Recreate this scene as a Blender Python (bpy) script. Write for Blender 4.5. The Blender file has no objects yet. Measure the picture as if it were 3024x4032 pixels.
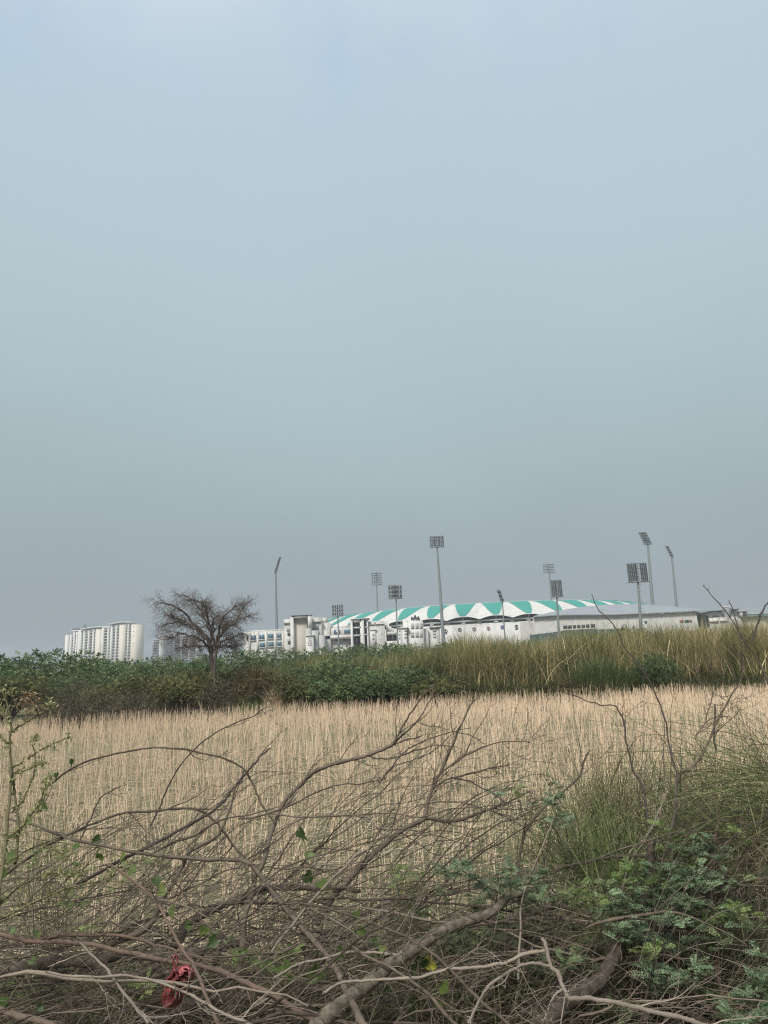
import bpy, math, random
import numpy as np
from mathutils import Vector

R = np.random.default_rng(7)
random.seed(7)
sc = bpy.context.scene
COL = sc.collection
# sky and air settings
HAZE = 0.00035
EXPO = 0.8
SKYS = 1.0
SKYC = [(0.160, 0.184, 0.206), (0.178, 0.209, 0.229), (0.220, 0.272, 0.290), (0.270, 0.342, 0.370), (0.305, 0.380, 0.420), (0.305, 0.382, 0.448), (1.0, 1.0, 1.0), (1.75, 1.72, 1.66)]
SKYP = [0.0, 0.10, 0.27, 0.44, 0.62, 0.80, 0.93, 1.0]
# ------------------------------------------------------------------ camera
FPX = 2750.0
EYE = 2.4
PIT = math.atan(624.0 / FPX)
ROL = math.radians(2.65)
Fv = np.array([0, math.cos(PIT), math.sin(PIT)])
R0 = np.array([1.0, 0, 0]); U0 = np.array([0, -math.sin(PIT), math.cos(PIT)])
Rv = math.cos(ROL) * R0 - math.sin(ROL) * U0
Uv = math.sin(ROL) * R0 + math.cos(ROL) * U0
CAM = np.array([0, 0, EYE])

def W(u, v, Y):
    """world point at distance Y in front of the photographer, seen in direction (u, v)"""
    d = Fv + Rv * ((u - 1512.0) / FPX) - Uv * ((v - 2016.0) / FPX)
    return CAM + d * (Y / d[1])

cam_d = bpy.data.cameras.new("camera"); cam = bpy.data.objects.new("camera", cam_d); COL.objects.link(cam)
cam_d.sensor_fit = 'VERTICAL'; cam_d.sensor_height = 36.0; cam_d.lens = 36.0 * FPX / 4032.0
cam_d.clip_start = 0.05; cam_d.clip_end = 6000
from mathutils import Matrix
M = Matrix.Identity(4)
for i in range(3):
    M[i][0] = Rv[i]; M[i][1] = Uv[i]; M[i][2] = -Fv[i]; M[i][3] = CAM[i]
cam.matrix_world = M
sc.camera = cam

# ------------------------------------------------------------------ materials
def nd(nt, t, **k):
    n = nt.nodes.new(t)
    for a, b in k.items():
        if a.startswith('_'): n.inputs[a[1:].replace('_', ' ')].default_value = b
        else: setattr(n, a, b)
    return n

def ramp(nt, cols, pos=None):
    r = nt.nodes.new('ShaderNodeValToRGB')
    e = r.color_ramp.elements
    n = len(cols); pos = pos or [i / (n - 1) for i in range(n)]
    while len(e) < n: e.new(0.5)
    for i in range(n):
        e[i].position = pos[i]; c = cols[i]; e[i].color = (c[0], c[1], c[2], 1)
    return r

def tint_mat(name, cols, rough=0.8, trans=0.0, noise=0.0, nscale=3.0, bump=0.0, bscale=60.0, spec=0.3, stretch=None):
    """colour picked per blade/leaf/stalk from a ramp by the mesh attribute 'rnd', plus a soft noise"""
    m = bpy.data.materials.new(name); m.use_nodes = True; nt = m.node_tree; nt.nodes.clear()
    out = nd(nt, 'ShaderNodeOutputMaterial')
    at = nd(nt, 'ShaderNodeAttribute', attribute_name='rnd')
    fac = at.outputs['Fac']
    tc = nd(nt, 'ShaderNodeTexCoord')
    src = tc.outputs['Object']
    if stretch:
        mp = nd(nt, 'ShaderNodeMapping'); mp.inputs['Scale'].default_value = stretch
        nt.links.new(src, mp.inputs[0]); src = mp.outputs[0]
    if noise > 0:
        nz = nd(nt, 'ShaderNodeTexNoise', _Scale=nscale, _Detail=6.0, _Roughness=0.65)
        nt.links.new(src, nz.inputs['Vector'])
        ma = nd(nt, 'ShaderNodeMath', operation='MULTIPLY_ADD'); ma.inputs[1].default_value = noise * 2; ma.inputs[2].default_value = -noise
        nt.links.new(nz.outputs['Fac'], ma.inputs[0])
        ad = nd(nt, 'ShaderNodeMath', operation='ADD'); nt.links.new(fac, ad.inputs[0]); nt.links.new(ma.outputs[0], ad.inputs[1])
        fac = ad.outputs[0]
    rp = ramp(nt, cols); nt.links.new(fac, rp.inputs[0])
    b = nd(nt, 'ShaderNodeBsdfPrincipled', _Roughness=rough)
    b.inputs['Specular IOR Level'].default_value = spec
    nt.links.new(rp.outputs[0], b.inputs['Base Color'])
    last = b.outputs[0]
    if trans > 0:
        t = nd(nt, 'ShaderNodeBsdfTranslucent'); nt.links.new(rp.outputs[0], t.inputs[0])
        mx = nd(nt, 'ShaderNodeMixShader'); mx.inputs[0].default_value = trans
        nt.links.new(b.outputs[0], mx.inputs[1]); nt.links.new(t.outputs[0], mx.inputs[2]); last = mx.outputs[0]
    if bump > 0:
        bz = nd(nt, 'ShaderNodeTexNoise', _Scale=bscale, _Detail=5.0, _Roughness=0.7); nt.links.new(src, bz.inputs['Vector'])
        bp = nd(nt, 'ShaderNodeBump', _Strength=bump, _Distance=0.01); nt.links.new(bz.outputs['Fac'], bp.inputs['Height'])
        nt.links.new(bp.outputs[0], b.inputs['Normal'])
    nt.links.new(last, out.inputs[0])
    return m

def wall_mat(name, base, dirt, rough=0.75, amt=0.5, scale=0.25, streak=True):
    """painted wall with rain streaks and grime patches"""
    m = bpy.data.materials.new(name); m.use_nodes = True; nt = m.node_tree
    b = nt.nodes['Principled BSDF']; b.inputs['Roughness'].default_value = rough; b.inputs['Specular IOR Level'].default_value = 0.25
    tc = nd(nt, 'ShaderNodeTexCoord'); mp = nd(nt, 'ShaderNodeMapping')
    mp.inputs['Scale'].default_value = (1, 1, 0.12) if streak else (1, 1, 1)
    nt.links.new(tc.outputs['Object'], mp.inputs[0])
    n1 = nd(nt, 'ShaderNodeTexNoise', _Scale=scale * 4, _Detail=8.0, _Roughness=0.7); nt.links.new(mp.outputs[0], n1.inputs['Vector'])
    n2 = nd(nt, 'ShaderNodeTexNoise', _Scale=scale, _Detail=5.0, _Roughness=0.6); nt.links.new(tc.outputs['Object'], n2.inputs['Vector'])
    mu = nd(nt, 'ShaderNodeMath', operation='MULTIPLY'); nt.links.new(n1.outputs['Fac'], mu.inputs[0]); nt.links.new(n2.outputs['Fac'], mu.inputs[1])
    mr = nd(nt, 'ShaderNodeMapRange'); mr.inputs['From Min'].default_value = 0.22; mr.inputs['From Max'].default_value = 0.42
    mr.inputs['To Max'].default_value = amt
    nt.links.new(mu.outputs[0], mr.inputs['Value'])
    mx = nd(nt, 'ShaderNodeMix', data_type='RGBA'); mx.inputs[6].default_value = (*base, 1); mx.inputs[7].default_value = (*dirt, 1)
    nt.links.new(mr.outputs[0], mx.inputs[0]); nt.links.new(mx.outputs[2], b.inputs['Base Color'])
    return m

def plain(name, col, rough=0.6, metal=0.0, spec=0.4, var=0.12, scale=2.0):
    m = bpy.data.materials.new(name); m.use_nodes = True; nt = m.node_tree
    b = nt.nodes['Principled BSDF']; b.inputs['Roughness'].default_value = rough; b.inputs['Metallic'].default_value = metal
    b.inputs['Specular IOR Level'].default_value = spec
    tc = nd(nt, 'ShaderNodeTexCoord'); nz = nd(nt, 'ShaderNodeTexNoise', _Scale=scale, _Detail=5.0)
    nt.links.new(tc.outputs['Object'], nz.inputs['Vector'])
    rp = ramp(nt, [tuple(c * (1 - var) for c in col), tuple(min(1, c * (1 + var)) for c in col)], [0.3, 0.7])
    nt.links.new(nz.outputs['Fac'], rp.inputs[0]); nt.links.new(rp.outputs[0], b.inputs['Base Color'])
    return m

MT = {}
MT['white'] = wall_mat('white_paint', (0.52, 0.517, 0.505), (0.25, 0.24, 0.225), amt=0.6)
MT['white_old'] = wall_mat('weathered_white_paint', (0.47, 0.465, 0.445), (0.15, 0.155, 0.14), amt=0.8, scale=0.5)
MT['beige'] = wall_mat('beige_paint', (0.38, 0.355, 0.31), (0.30, 0.28, 0.245), amt=0.4)
MT['cream'] = wall_mat('cream_paint', (0.53, 0.495, 0.43), (0.45, 0.42, 0.36), amt=0.1, scale=0.05)
MT['tower_white'] = wall_mat('tower_paint', (0.52, 0.515, 0.50), (0.42, 0.42, 0.41), amt=0.1, scale=0.05)
MT['tower_grey'] = wall_mat('tower_grey_paint', (0.20, 0.205, 0.22), (0.15, 0.15, 0.16), amt=0.3, scale=0.05)
MT['ltgrey'] = wall_mat('light_grey_paint', (0.35, 0.35, 0.345), (0.23, 0.23, 0.22), amt=0.5)
MT['canvas'] = wall_mat('white_roof_membrane', (0.47, 0.468, 0.45), (0.33, 0.32, 0.295), amt=0.8, scale=0.3)
MT['teal'] = plain('teal_roof_sheet', (0.022, 0.215, 0.178), rough=0.5, var=0.06, scale=0.2)
MT['greyroof'] = plain('grey_roof_sheet', (0.22, 0.235, 0.25), rough=0.5, var=0.05, scale=0.1)
MT['glass'] = plain('blue_window_glass', (0.035, 0.10, 0.16), rough=0.15, spec=0.6)
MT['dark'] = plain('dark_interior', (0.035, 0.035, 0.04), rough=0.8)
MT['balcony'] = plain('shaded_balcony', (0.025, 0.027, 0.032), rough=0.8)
MT['steel'] = plain('galvanised_steel', (0.19, 0.21, 0.22), rough=0.5, metal=0.3)
MT['lamp'] = plain('floodlight_housing', (0.045, 0.05, 0.055), rough=0.4)
MT['dkgreen'] = plain('dark_green_sheet', (0.02, 0.05, 0.045), rough=0.7, scale=0.3)
MT['paleteal'] = plain('pale_teal_roof', (0.20, 0.31, 0.32), rough=0.6)
MT['redsign'] = plain('rust_red_paint', (0.25, 0.09, 0.06), rough=0.7)
MT['blue'] = plain('blue_paint', (0.05, 0.08, 0.25), rough=0.6)

bark_cols = [(0.035, 0.027, 0.021), (0.068, 0.052, 0.040), (0.115, 0.091, 0.069), (0.20, 0.165, 0.13)]
MT['bark'] = tint_mat('grey_brown_bark', bark_cols, noise=0.55, nscale=14, bump=0.5, bscale=90, rough=0.85)
MT['bark_big'] = tint_mat('trunk_bark', [(0.035, 0.028, 0.021), (0.065, 0.052, 0.040), (0.10, 0.083, 0.064), (0.17, 0.145, 0.115)], noise=1.1, nscale=26, bump=1.0, bscale=45, rough=0.9)
MT['bark_red'] = tint_mat('reddish_bark', [(0.05, 0.036, 0.03), (0.09, 0.063, 0.05), (0.14, 0.095, 0.072), (0.11, 0.09, 0.072)], noise=0.5, nscale=12, bump=0.5, bscale=80, rough=0.8)
MT['bark_pale'] = tint_mat('pale_dead_bark', [(0.10, 0.083, 0.067), (0.19, 0.16, 0.13), (0.30, 0.25, 0.20)], noise=0.5, nscale=12, bump=0.4, bscale=80, rough=0.85)
MT['bark_dark'] = tint_mat('dark_twig_bark', [(0.03, 0.024, 0.024), (0.06, 0.046, 0.043), (0.11, 0.09, 0.08)], noise=0.4, nscale=12, rough=0.85)
MT['bark_green'] = tint_mat('olive_stem', [(0.05, 0.045, 0.025), (0.095, 0.085, 0.045), (0.15, 0.13, 0.075)], noise=0.4, nscale=10, rough=0.8)
MT['bare_tree'] = tint_mat('bare_tree_bark', [(0.06, 0.048, 0.042), (0.10, 0.08, 0.068), (0.16, 0.13, 0.11)], noise=0.3, nscale=3, rough=0.9)
MT['straw'] = tint_mat('dry_stalks', [(0.24, 0.20, 0.15), (0.57, 0.435, 0.305), (0.77, 0.575, 0.41), (0.90, 0.73, 0.55)], noise=0.25, nscale=0.35, rough=0.8, spec=0.2)
MT['straw_low'] = tint_mat('fallen_straw', [(0.16, 0.135, 0.09), (0.36, 0.30, 0.21), (0.62, 0.53, 0.39)], noise=0.2, nscale=1.0, rough=0.85, spec=0.2)
MT['reed'] = tint_mat('tall_grass_blades', [(0.055, 0.07, 0.03), (0.12, 0.135, 0.052), (0.21, 0.20, 0.085), (0.40, 0.325, 0.165), (0.62, 0.51, 0.32)], noise=0.3, nscale=0.35, trans=0.2, rough=0.7)
MT['reed_green'] = tint_mat('green_grass_blades', [(0.055, 0.08, 0.03), (0.11, 0.145, 0.055), (0.20, 0.23, 0.10)], noise=0.2, nscale=0.8, trans=0.25, rough=0.7)
MT['leaf_dark'] = tint_mat('mesquite_foliage', [(0.035, 0.062, 0.03), (0.082, 0.13, 0.058), (0.145, 0.20, 0.088), (0.24, 0.29, 0.13)], noise=0.3, nscale=0.7, trans=0.25, rough=0.7)
MT['leaf_olive'] = tint_mat('olive_foliage', [(0.045, 0.055, 0.022), (0.09, 0.10, 0.04), (0.16, 0.165, 0.065), (0.26, 0.23, 0.10)], noise=0.3, nscale=0.8, trans=0.2, rough=0.75)
MT['leaf_rust'] = tint_mat('rusty_dry_foliage', [(0.06, 0.04, 0.022), (0.12, 0.08, 0.042), (0.10, 0.10, 0.045), (0.20, 0.14, 0.08)], noise=0.3, nscale=0.8, trans=0.15, rough=0.8)
MT['scrub'] = tint_mat('dry_scrub', [(0.03, 0.026, 0.018), (0.07, 0.058, 0.04), (0.10, 0.09, 0.05), (0.19, 0.155, 0.115)], noise=0.3, nscale=0.8, rough=0.85)
MT['leaf_blue'] = tint_mat('blue_green_leaflets', [(0.065, 0.11, 0.055), (0.125, 0.185, 0.10), (0.22, 0.30, 0.175)], noise=0.3, nscale=4, trans=0.3, rough=0.6)
MT['leaf_lime'] = tint_mat('fresh_leaflets', [(0.09, 0.15, 0.04), (0.16, 0.23, 0.07), (0.25, 0.32, 0.11)], noise=0.3, nscale=4, trans=0.35, rough=0.6)
MT['leaf_bud'] = tint_mat('pale_olive_buds', [(0.15, 0.16, 0.06), (0.26, 0.26, 0.12), (0.36, 0.35, 0.19)], noise=0.3, nscale=6, trans=0.25, rough=0.7)
MT['leaf_brown'] = tint_mat('withered_leaves', [(0.12, 0.075, 0.045), (0.24, 0.16, 0.10), (0.34, 0.25, 0.16)], noise=0.3, nscale=6, trans=0.2, rough=0.8)
MT['leaf_vine'] = tint_mat('vine_leaves', [(0.03, 0.055, 0.015), (0.07, 0.115, 0.03), (0.16, 0.22, 0.06)], noise=0.35, nscale=9, trans=0.35, rough=0.5)
MT['leaf_yellow'] = tint_mat('yellow_vine_leaf', [(0.35, 0.36, 0.04), (0.5, 0.48, 0.07)], noise=0.3, nscale=9, trans=0.35, rough=0.5)
MT['under'] = tint_mat('undergrowth_blades', [(0.045, 0.06, 0.025), (0.09, 0.115, 0.045), (0.17, 0.195, 0.08), (0.32, 0.28, 0.16)], noise=0.3, nscale=2, trans=0.25, rough=0.7)

def soil():
    m = bpy.data.materials.new('field_soil'); m.use_nodes = True; nt = m.node_tree
    b = nt.nodes['Principled BSDF']; b.inputs['Roughness'].default_value = 0.95; b.inputs['Specular IOR Level'].default_value = 0.1
    tc = nd(nt, 'ShaderNodeTexCoord')
    n1 = nd(nt, 'ShaderNodeTexNoise', _Scale=0.7, _Detail=10.0, _Roughness=0.7); nt.links.new(tc.outputs['Object'], n1.inputs['Vector'])
    n2 = nd(nt, 'ShaderNodeTexNoise', _Scale=9.0, _Detail=8.0, _Roughness=0.75); nt.links.new(tc.outputs['Object'], n2.inputs['Vector'])
    ad = nd(nt, 'ShaderNodeMath', operation='MULTIPLY_ADD'); ad.inputs[1].default_value = 0.5
    nt.links.new(n2.outputs['Fac'], ad.inputs[0])
    h = nd(nt, 'ShaderNodeMath', operation='MULTIPLY'); h.inputs[1].default_value = 0.5; nt.links.new(n1.outputs['Fac'], h.inputs[0])
    nt.links.new(h.outputs[0], ad.inputs[2])
    rp = ramp(nt, [(0.07, 0.073, 0.04), (0.125, 0.125, 0.07), (0.18, 0.165, 0.10), (0.27, 0.23, 0.155)], [0.35, 0.46, 0.55, 0.66])
    nt.links.new(ad.outputs[0], rp.inputs[0]); nt.links.new(rp.outputs[0], b.inputs['Base Color'])
    bp = nd(nt, 'ShaderNodeBump', _Strength=0.7, _Distance=0.06); nt.links.new(n2.outputs['Fac'], bp.inputs['Height']); nt.links.new(bp.outputs[0], b.inputs['Normal'])
    return m
MT['soil'] = soil()

# ------------------------------------------------------------------ mesh collector
class MB:
    def __init__(s): s.v = []; s.q = []; s.t = []; s.r = []; s.n = 0
    def add(s, v, q=None, t=None, r=None):
        v = np.asarray(v, float).reshape(-1, 3)
        if q is not None and len(q): s.q.append(np.asarray(q, int).reshape(-1, 4) + s.n)
        if t is not None and len(t): s.t.append(np.asarray(t, int).reshape(-1, 3) + s.n)
        if r is None: r = np.full(len(v), 0.5)
        s.r.append(np.broadcast_to(np.asarray(r, float).ravel(), (len(v),))); s.v.append(v); s.n += len(v)
    def box(s, x0, x1, y0, y1, z0, z1):
        v = [(x, y, z) for z in (z0, z1) for y in (y0, y1) for x in (x0, x1)]
        s.add(v, [(0, 2, 3, 1), (4, 5, 7, 6), (0, 1, 5, 4), (2, 6, 7, 3), (0, 4, 6, 2), (1, 3, 7, 5)])
    def tubes(s, P, rad, sides=4, rnd=None, cap=False):
        P = np.asarray(P, float); M_, K, _ = P.shape; rad = np.broadcast_to(rad, (M_, K))
        T = np.empty_like(P); T[:, 1:-1] = P[:, 2:] - P[:, :-2]; T[:, 0] = P[:, 1] - P[:, 0]; T[:, -1] = P[:, -1] - P[:, -2]
        T /= np.linalg.norm(T, axis=2, keepdims=True) + 1e-9
        mean = P[:, -1] - P[:, 0]; mean /= np.linalg.norm(mean, axis=1, keepdims=True) + 1e-9
        ref = np.where(np.abs(mean[:, 2:3]) > 0.75, np.array([[0.3, 1.0, 0.1]]), np.array([[0.05, 0.1, 1.0]]))
        A = np.cross(T, ref[:, None, :]); A /= np.linalg.norm(A, axis=2, keepdims=True) + 1e-9
        B = np.cross(T, A)
        an = np.arange(sides) * 2 * math.pi / sides
        V = P[:, :, None, :] + rad[:, :, None, None] * (A[:, :, None, :] * np.cos(an)[None, None, :, None] + B[:, :, None, :] * np.sin(an)[None, None, :, None])
        idx = np.arange(M_ * K * sides).reshape(M_, K, sides); nx = np.roll(idx, -1, axis=2)
        q = np.stack([idx[:, :-1], nx[:, :-1], nx[:, 1:], idx[:, 1:]], -1)
        if rnd is None: rnd = R.random(M_)
        rr = np.broadcast_to(np.asarray(rnd, float).reshape(M_, -1)[:, :1, None], (M_, K, sides))
        base = s.n
        s.add(V, q, None, rr)
        if cap:
            for e in (0, K - 1):
                if sides == 4: s.q.append(idx[:, e] + base)
                elif sides > 4:
                    for j in range(1, sides - 1): s.t.append(np.stack([idx[:, e, 0], idx[:, e, j], idx[:, e, j + 1]], -1) + base)
                else: s.t.append(idx[:, e] + base)
    def ribbons(s, P, wid, side, rnd=None):
        P = np.asarray(P, float); M_, K, _ = P.shape; wid = np.broadcast_to(wid, (M_, K))
        side = side / (np.linalg.norm(side, axis=1, keepdims=True) + 1e-9)
        L = P - side[:, None, :] * wid[:, :, None] / 2; Q = P + side[:, None, :] * wid[:, :, None] / 2
        V = np.stack([L, Q], 2); idx = np.arange(M_ * K * 2).reshape(M_, K, 2)
        q = np.stack([idx[:, :-1, 0], idx[:, :-1, 1], idx[:, 1:, 1], idx[:, 1:, 0]], -1)
        if rnd is None: rnd = R.random(M_)
        s.add(V, q, None, np.broadcast_to(np.asarray(rnd)[:, None, None], (M_, K, 2)))
    def leaves(s, c, d, n, ln, wd, rnd=None):
        """pointed leaves: six vertices, folded a little along the middle"""
        c = np.asarray(c, float); M_ = len(c)
        d = d / (np.linalg.norm(d, axis=1, keepdims=True) + 1e-9)
        w = np.cross(d, n); w /= np.linalg.norm(w, axis=1, keepdims=True) + 1e-9
        nn = np.cross(w, d)
        ln = np.broadcast_to(ln, (M_,))[:, None]; wd = np.broadcast_to(wd, (M_,))[:, None]
        V = np.stack([c, c + d * ln * .45 + w * wd * .5 + nn * wd * .18, c + d * ln, c + d * ln * .45 - w * wd * .5 + nn * wd * .18], 1)
        idx = np.arange(M_ * 4).reshape(M_, 4)
        if rnd is None: rnd = R.random(M_)
        s.add(V, None, np.concatenate([idx[:, [0, 1, 2]], idx[:, [0, 2, 3]]]), np.broadcast_to(np.asarray(rnd)[:, None], (M_, 4)))
    def build(s, name, mat, parent=None, smooth=False):
        me = bpy.data.meshes.new(name)
        V = np.concatenate(s.v); q = np.concatenate(s.q) if s.q else np.zeros((0, 4), int); t = np.concatenate(s.t) if s.t else np.zeros((0, 3), int)
        me.vertices.add(len(V)); me.vertices.foreach_set('co', V.ravel())
        nl = q.size + t.size; me.loops.add(nl); me.loops.foreach_set('vertex_index', np.concatenate([q.ravel(), t.ravel()]))
        ps = np.concatenate([np.arange(len(q)) * 4, q.size + np.arange(len(t)) * 3])
        me.polygons.add(len(ps)); me.polygons.foreach_set('loop_start', ps)
        if smooth: me.polygons.foreach_set('use_smooth', np.ones(len(ps), bool))
        a = me.attributes.new('rnd', 'FLOAT', 'POINT'); a.data.foreach_set('value', np.concatenate(s.r))
        me.update(calc_edges=True); me.validate()
        me.materials.append(MT[mat] if isinstance(mat, str) else mat)
        o = bpy.data.objects.new(name, me); COL.objects.link(o)
        if parent is not None:
            o.parent = parent
            o.matrix_parent_inverse = Matrix.Translation(parent.location).inverted()
        return o

def tag(o, label=None, cat=None, group=None, kind=None):
    if label: o['label'] = label
    if cat: o['category'] = cat
    if group: o['group'] = group
    if kind: o['kind'] = kind
    return o
def empty(name, loc, label, cat, group=None):
    o = bpy.data.objects.new(name, None); COL.objects.link(o); o.location = loc; o.empty_display_size = 0.2
    return tag(o, label, cat, group)

# ------------------------------------------------------------------ ground (one sheet to the horizon)
def ground_z(x, y):
    x = np.asarray(x, float); y = np.asarray(y, float)
    t = np.clip((y - 2.6) / 4.4, 0, 1); t = t * t * (3 - 2 * t)
    z = 0.75 * (1 - t)
    near = np.clip(1 - y / 90, 0, 1)
    return z + near * (0.035 * np.sin(x * 1.7 + 1.3 * np.sin(y * .8)) * np.sin(y * 2.1 + x * .4) + 0.02 * np.sin(x * 5.1 + y * 1.3) * np.sin(y * 4.7 - x))
def axis(lim, fine, n):
    a = np.concatenate([np.linspace(0, fine, n), fine * (lim / fine) ** np.linspace(0, 1, 40)[1:]]); return a
ax = axis(1500, 40, 260); xs = np.concatenate([-ax[:0:-1], ax]); ys = np.concatenate([-axis(1500, 8, 12)[:0:-1], axis(1500, 55, 400)])
X, Yg = np.meshgrid(xs, ys)
g = MB(); idx = np.arange(X.size).reshape(X.shape)
g.add(np.stack([X, Yg, ground_z(X, Yg)], -1), np.stack([idx[:-1, :-1], idx[:-1, 1:], idx[1:, 1:], idx[1:, :-1]], -1))
tag(g.build('ground', 'soil', smooth=True), 'bare soil of the stubble field and its roadside bank', kind='structure')

# ------------------------------------------------------------------ stubble field
def far_edge(x):
    # the far edge of the stubble, metres away, as a function of x
    return np.interp(x, [-26, -12, 0, 12, 24], [38.5, 42, 44.5, 43.5, 41])
def hw(y): return 0.60 * y + 2.5
def field_pts(n, y0, y1):
    y = np.sqrt(R.random(n * 2) * (y1 ** 2 - y0 ** 2) + y0 ** 2); x = (R.random(n * 2) * 2 - 1) * hw(y)
    k = (y < far_edge(x) + R.normal(0, .25, n * 2)); return x[k][:n], y[k][:n]
def clump(x, y, f=0.5):
    return 0.5 + 0.25 * np.sin(x * 1.3 * f + 2 * np.sin(y * .9 * f)) + 0.25 * np.sin(y * 1.9 * f + 1.5 * np.sin(x * 1.1 * f))
def stalks(mb, n, y0, y1, hm, r0):
    x, y = field_pts(int(n * 1.5), y0, y1); k = R.random(len(x)) < 0.30 + 0.75 * clump(x * 1.7, y, .6) * (0.7 + 0.5 * np.sin(x * 7.5 + .6 * y)); x, y = x[k], y[k]; n = len(x)
    h = hm * (0.45 + 0.75 * R.random(n)) * (0.8 + 0.3 * clump(x, y)); tall = R.random(n) < 0.06; h[tall] *= 1.3
    lean = R.normal(0, 0.10, (n, 2)); bad = R.random(n) < 0.10; lean[bad] *= 4.5
    z0 = ground_z(x, y) - 0.02; K = 4; tt = np.linspace(0, 1, K)[None, :]
    P = np.empty((n, K, 3)); bow = R.normal(0, 0.03, (n, 2))
    for i, b in enumerate((x, y)): P[:, :, i] = b[:, None] + (lean[:, i:i + 1] * tt + bow[:, i:i + 1] * np.sin(tt * math.pi)) * h[:, None]
    P[:, :, 2] = z0[:, None] + h[:, None] * tt * np.sqrt(np.maximum(0.1, 1 - (lean ** 2).sum(1)))[:, None]
    rad = r0 * (0.6 + 0.8 * R.random(n))[:, None] * np.array([1.0, .85, .7, .45])[None, :]
    c = np.clip(R.normal(.55, .27, n) + 0.2 * (clump(x, y, .8) - .5), 0, 1)
    mb.tubes(P, rad, 3, c)
    # short side shoots near the top of a third of them
    k = np.where(R.random(n) < 0.45)[0]; m = len(k); a = R.random(m) * 6.28; f = 0.45 + 0.45 * R.random(m)
    st = P[k, 0] + (P[k, 3] - P[k, 0]) * f[:, None]; L = 0.1 + 0.16 * R.random(m)
    d = np.stack([np.cos(a) * .45, np.sin(a) * .45, np.ones(m)], 1)
    Q = st[:, None, :] + d[:, None, :] * (L[:, None] * np.linspace(0, 1, 2)[None, :])[:, :, None]
    mb.tubes(Q, (rad[k, 3] * .8)[:, None] * np.array([[1, .5]]), 3, c[k])
mb = MB()
stalks(mb, 3800, 5.8, 16, 0.88, 0.0058)
stalks(mb, 3000, 15, 22, 0.84, 0.0068)
stalks(mb, 4500, 21, 31, 0.84, 0.0078)
stalks(mb, 12500, 30, 46, 0.86, 0.0095)
tag(mb.build('stubble', 'straw'), 'dense pale upright stalks standing across the harvested field', 'stubble', kind='stuff')
mb = MB(); n = 26000; x, y = field_pts(n, 5.4, 26); n = len(x); a = np.where(R.random(n) < .45, R.normal(0, .45, n), R.random(n) * 3.14)
L = 0.15 + 0.55 * R.random(n) ** 1.5; z = ground_z(x, y) + 0.01 + 0.10 * R.random(n) ** 2; tl = R.normal(0, .07, n)
tt = np.linspace(-.5, .5, 3)[None, :]
P = np.stack([x[:, None] + np.cos(a)[:, None] * L[:, None] * tt, y[:, None] + np.sin(a)[:, None] * L[:, None] * tt, z[:, None] + tl[:, None] * L[:, None] * tt + 0.02 * (1 - 4 * tt ** 2)], -1)
mb.tubes(P, (0.0022 + 0.003 * R.random(n))[:, None], 3)
tag(mb.build('straw_litter', 'straw_low'), 'cut straw lying flat between the standing stalks', 'straw', kind='stuff')
# clods and low weeds in the field
mb = MB(); n = 9000; x, y = field_pts(n, 5.4, 26); n = len(x); k = clump(x, y, 1.4) > 0.55; x, y = x[k], y[k]; n = len(x)
c = np.stack([x, y, ground_z(x, y)], 1); d = np.stack([R.normal(0, 1, n), R.normal(0, 1, n), .5 + R.random(n)], 1)
mb.leaves(c, d, np.tile([0, 0, 1.0], (n, 1)) + R.normal(0, .2, (n, 3)), 0.05 + .10 * R.random(n), 0.02 + 0.02 * R.random(n))
tag(mb.build('field_weeds', 'leaf_olive'), 'low green weeds creeping over the soil of the field', 'weeds', kind='stuff')

# ------------------------------------------------------------------ tall grass bank
def vtop(u): return np.interp(u, [-200, 300, 700, 880, 960, 1200, 1500, 1700, 1780, 1850, 1920, 2000, 2080, 2150, 2300, 2500, 2700, 2900, 3024, 3300], [2700, 2660, 2655, 2650, 2612, 2590, 2580, 2540, 2516, 2498, 2485, 2494, 2504, 2493, 2484, 2466, 2461, 2454, 2440, 2430])
def blades(mb, x, y, h, wid, curl, rnd, K=7, flop=None):
    n = len(x); a = R.random(n) * 6.28; z0 = ground_z(x, y); t = np.linspace(0, 1, K)[None, :]
    out = (curl * (0.4 + R.random(n)))[:, None] * t ** 2.2 + (R.normal(0, .07, n))[:, None] * t
    drop = (curl * 0.35 * (R.random(n)))[:, None] * t ** 4
    P = np.stack([x[:, None] + np.cos(a)[:, None] * out * h[:, None], y[:, None] + np.sin(a)[:, None] * out * h[:, None], z0[:, None] + h[:, None] * (t - drop)], -1)
    w = wid[:, None] * np.interp(t[0], [0, .3, .8, 1], [.7, 1, .6, .08])[None, :]
    sd = np.stack([-np.sin(a) + R.normal(0, .4, n), np.cos(a) * .6, R.normal(0, .1, n)], 1)
    mb.ribbons(P, w, sd, rnd)
def u_of(x, y):  # approximate horizontal photo position of a point at eye level
    return 1512 + FPX * x / (y * math.cos(PIT))
def z_for(u, v, y):
    return np.array([W(a, b, c)[2] for a, b, c in zip(u, v, y)])
def reed_mass(n, y0, y1, ufun, dens_u, cfun, hmul=1.0):
    mb = MB(); y = y0 + (y1 - y0) * R.random(n); u = dens_u(n); x = (u - 1512) / FPX * y * math.cos(PIT)
    fe = far_edge(x); y = y + (fe - 44.0); x = (u - 1512) / FPX * y * math.cos(PIT)
    top = z_for(u, ufun(u) + 10, y)
    lump = 1 - 0.17 * np.abs(np.sin(x * .9 + 2 * np.sin(x * .37))) - .07 * np.abs(np.sin(x * 2.9 + y)) + .05 
    h = (top + .55 - .3 * R.random(n)) * lump * (0.66 + 0.46 * R.random(n) ** 0.8) * hmul
    blades(mb, x, y, h, 0.014 + 0.034 * R.random(n) ** 1.5, 0.12 + 0.5 * R.random(n) ** 2, cfun(u, y, h))
    return mb
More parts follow.
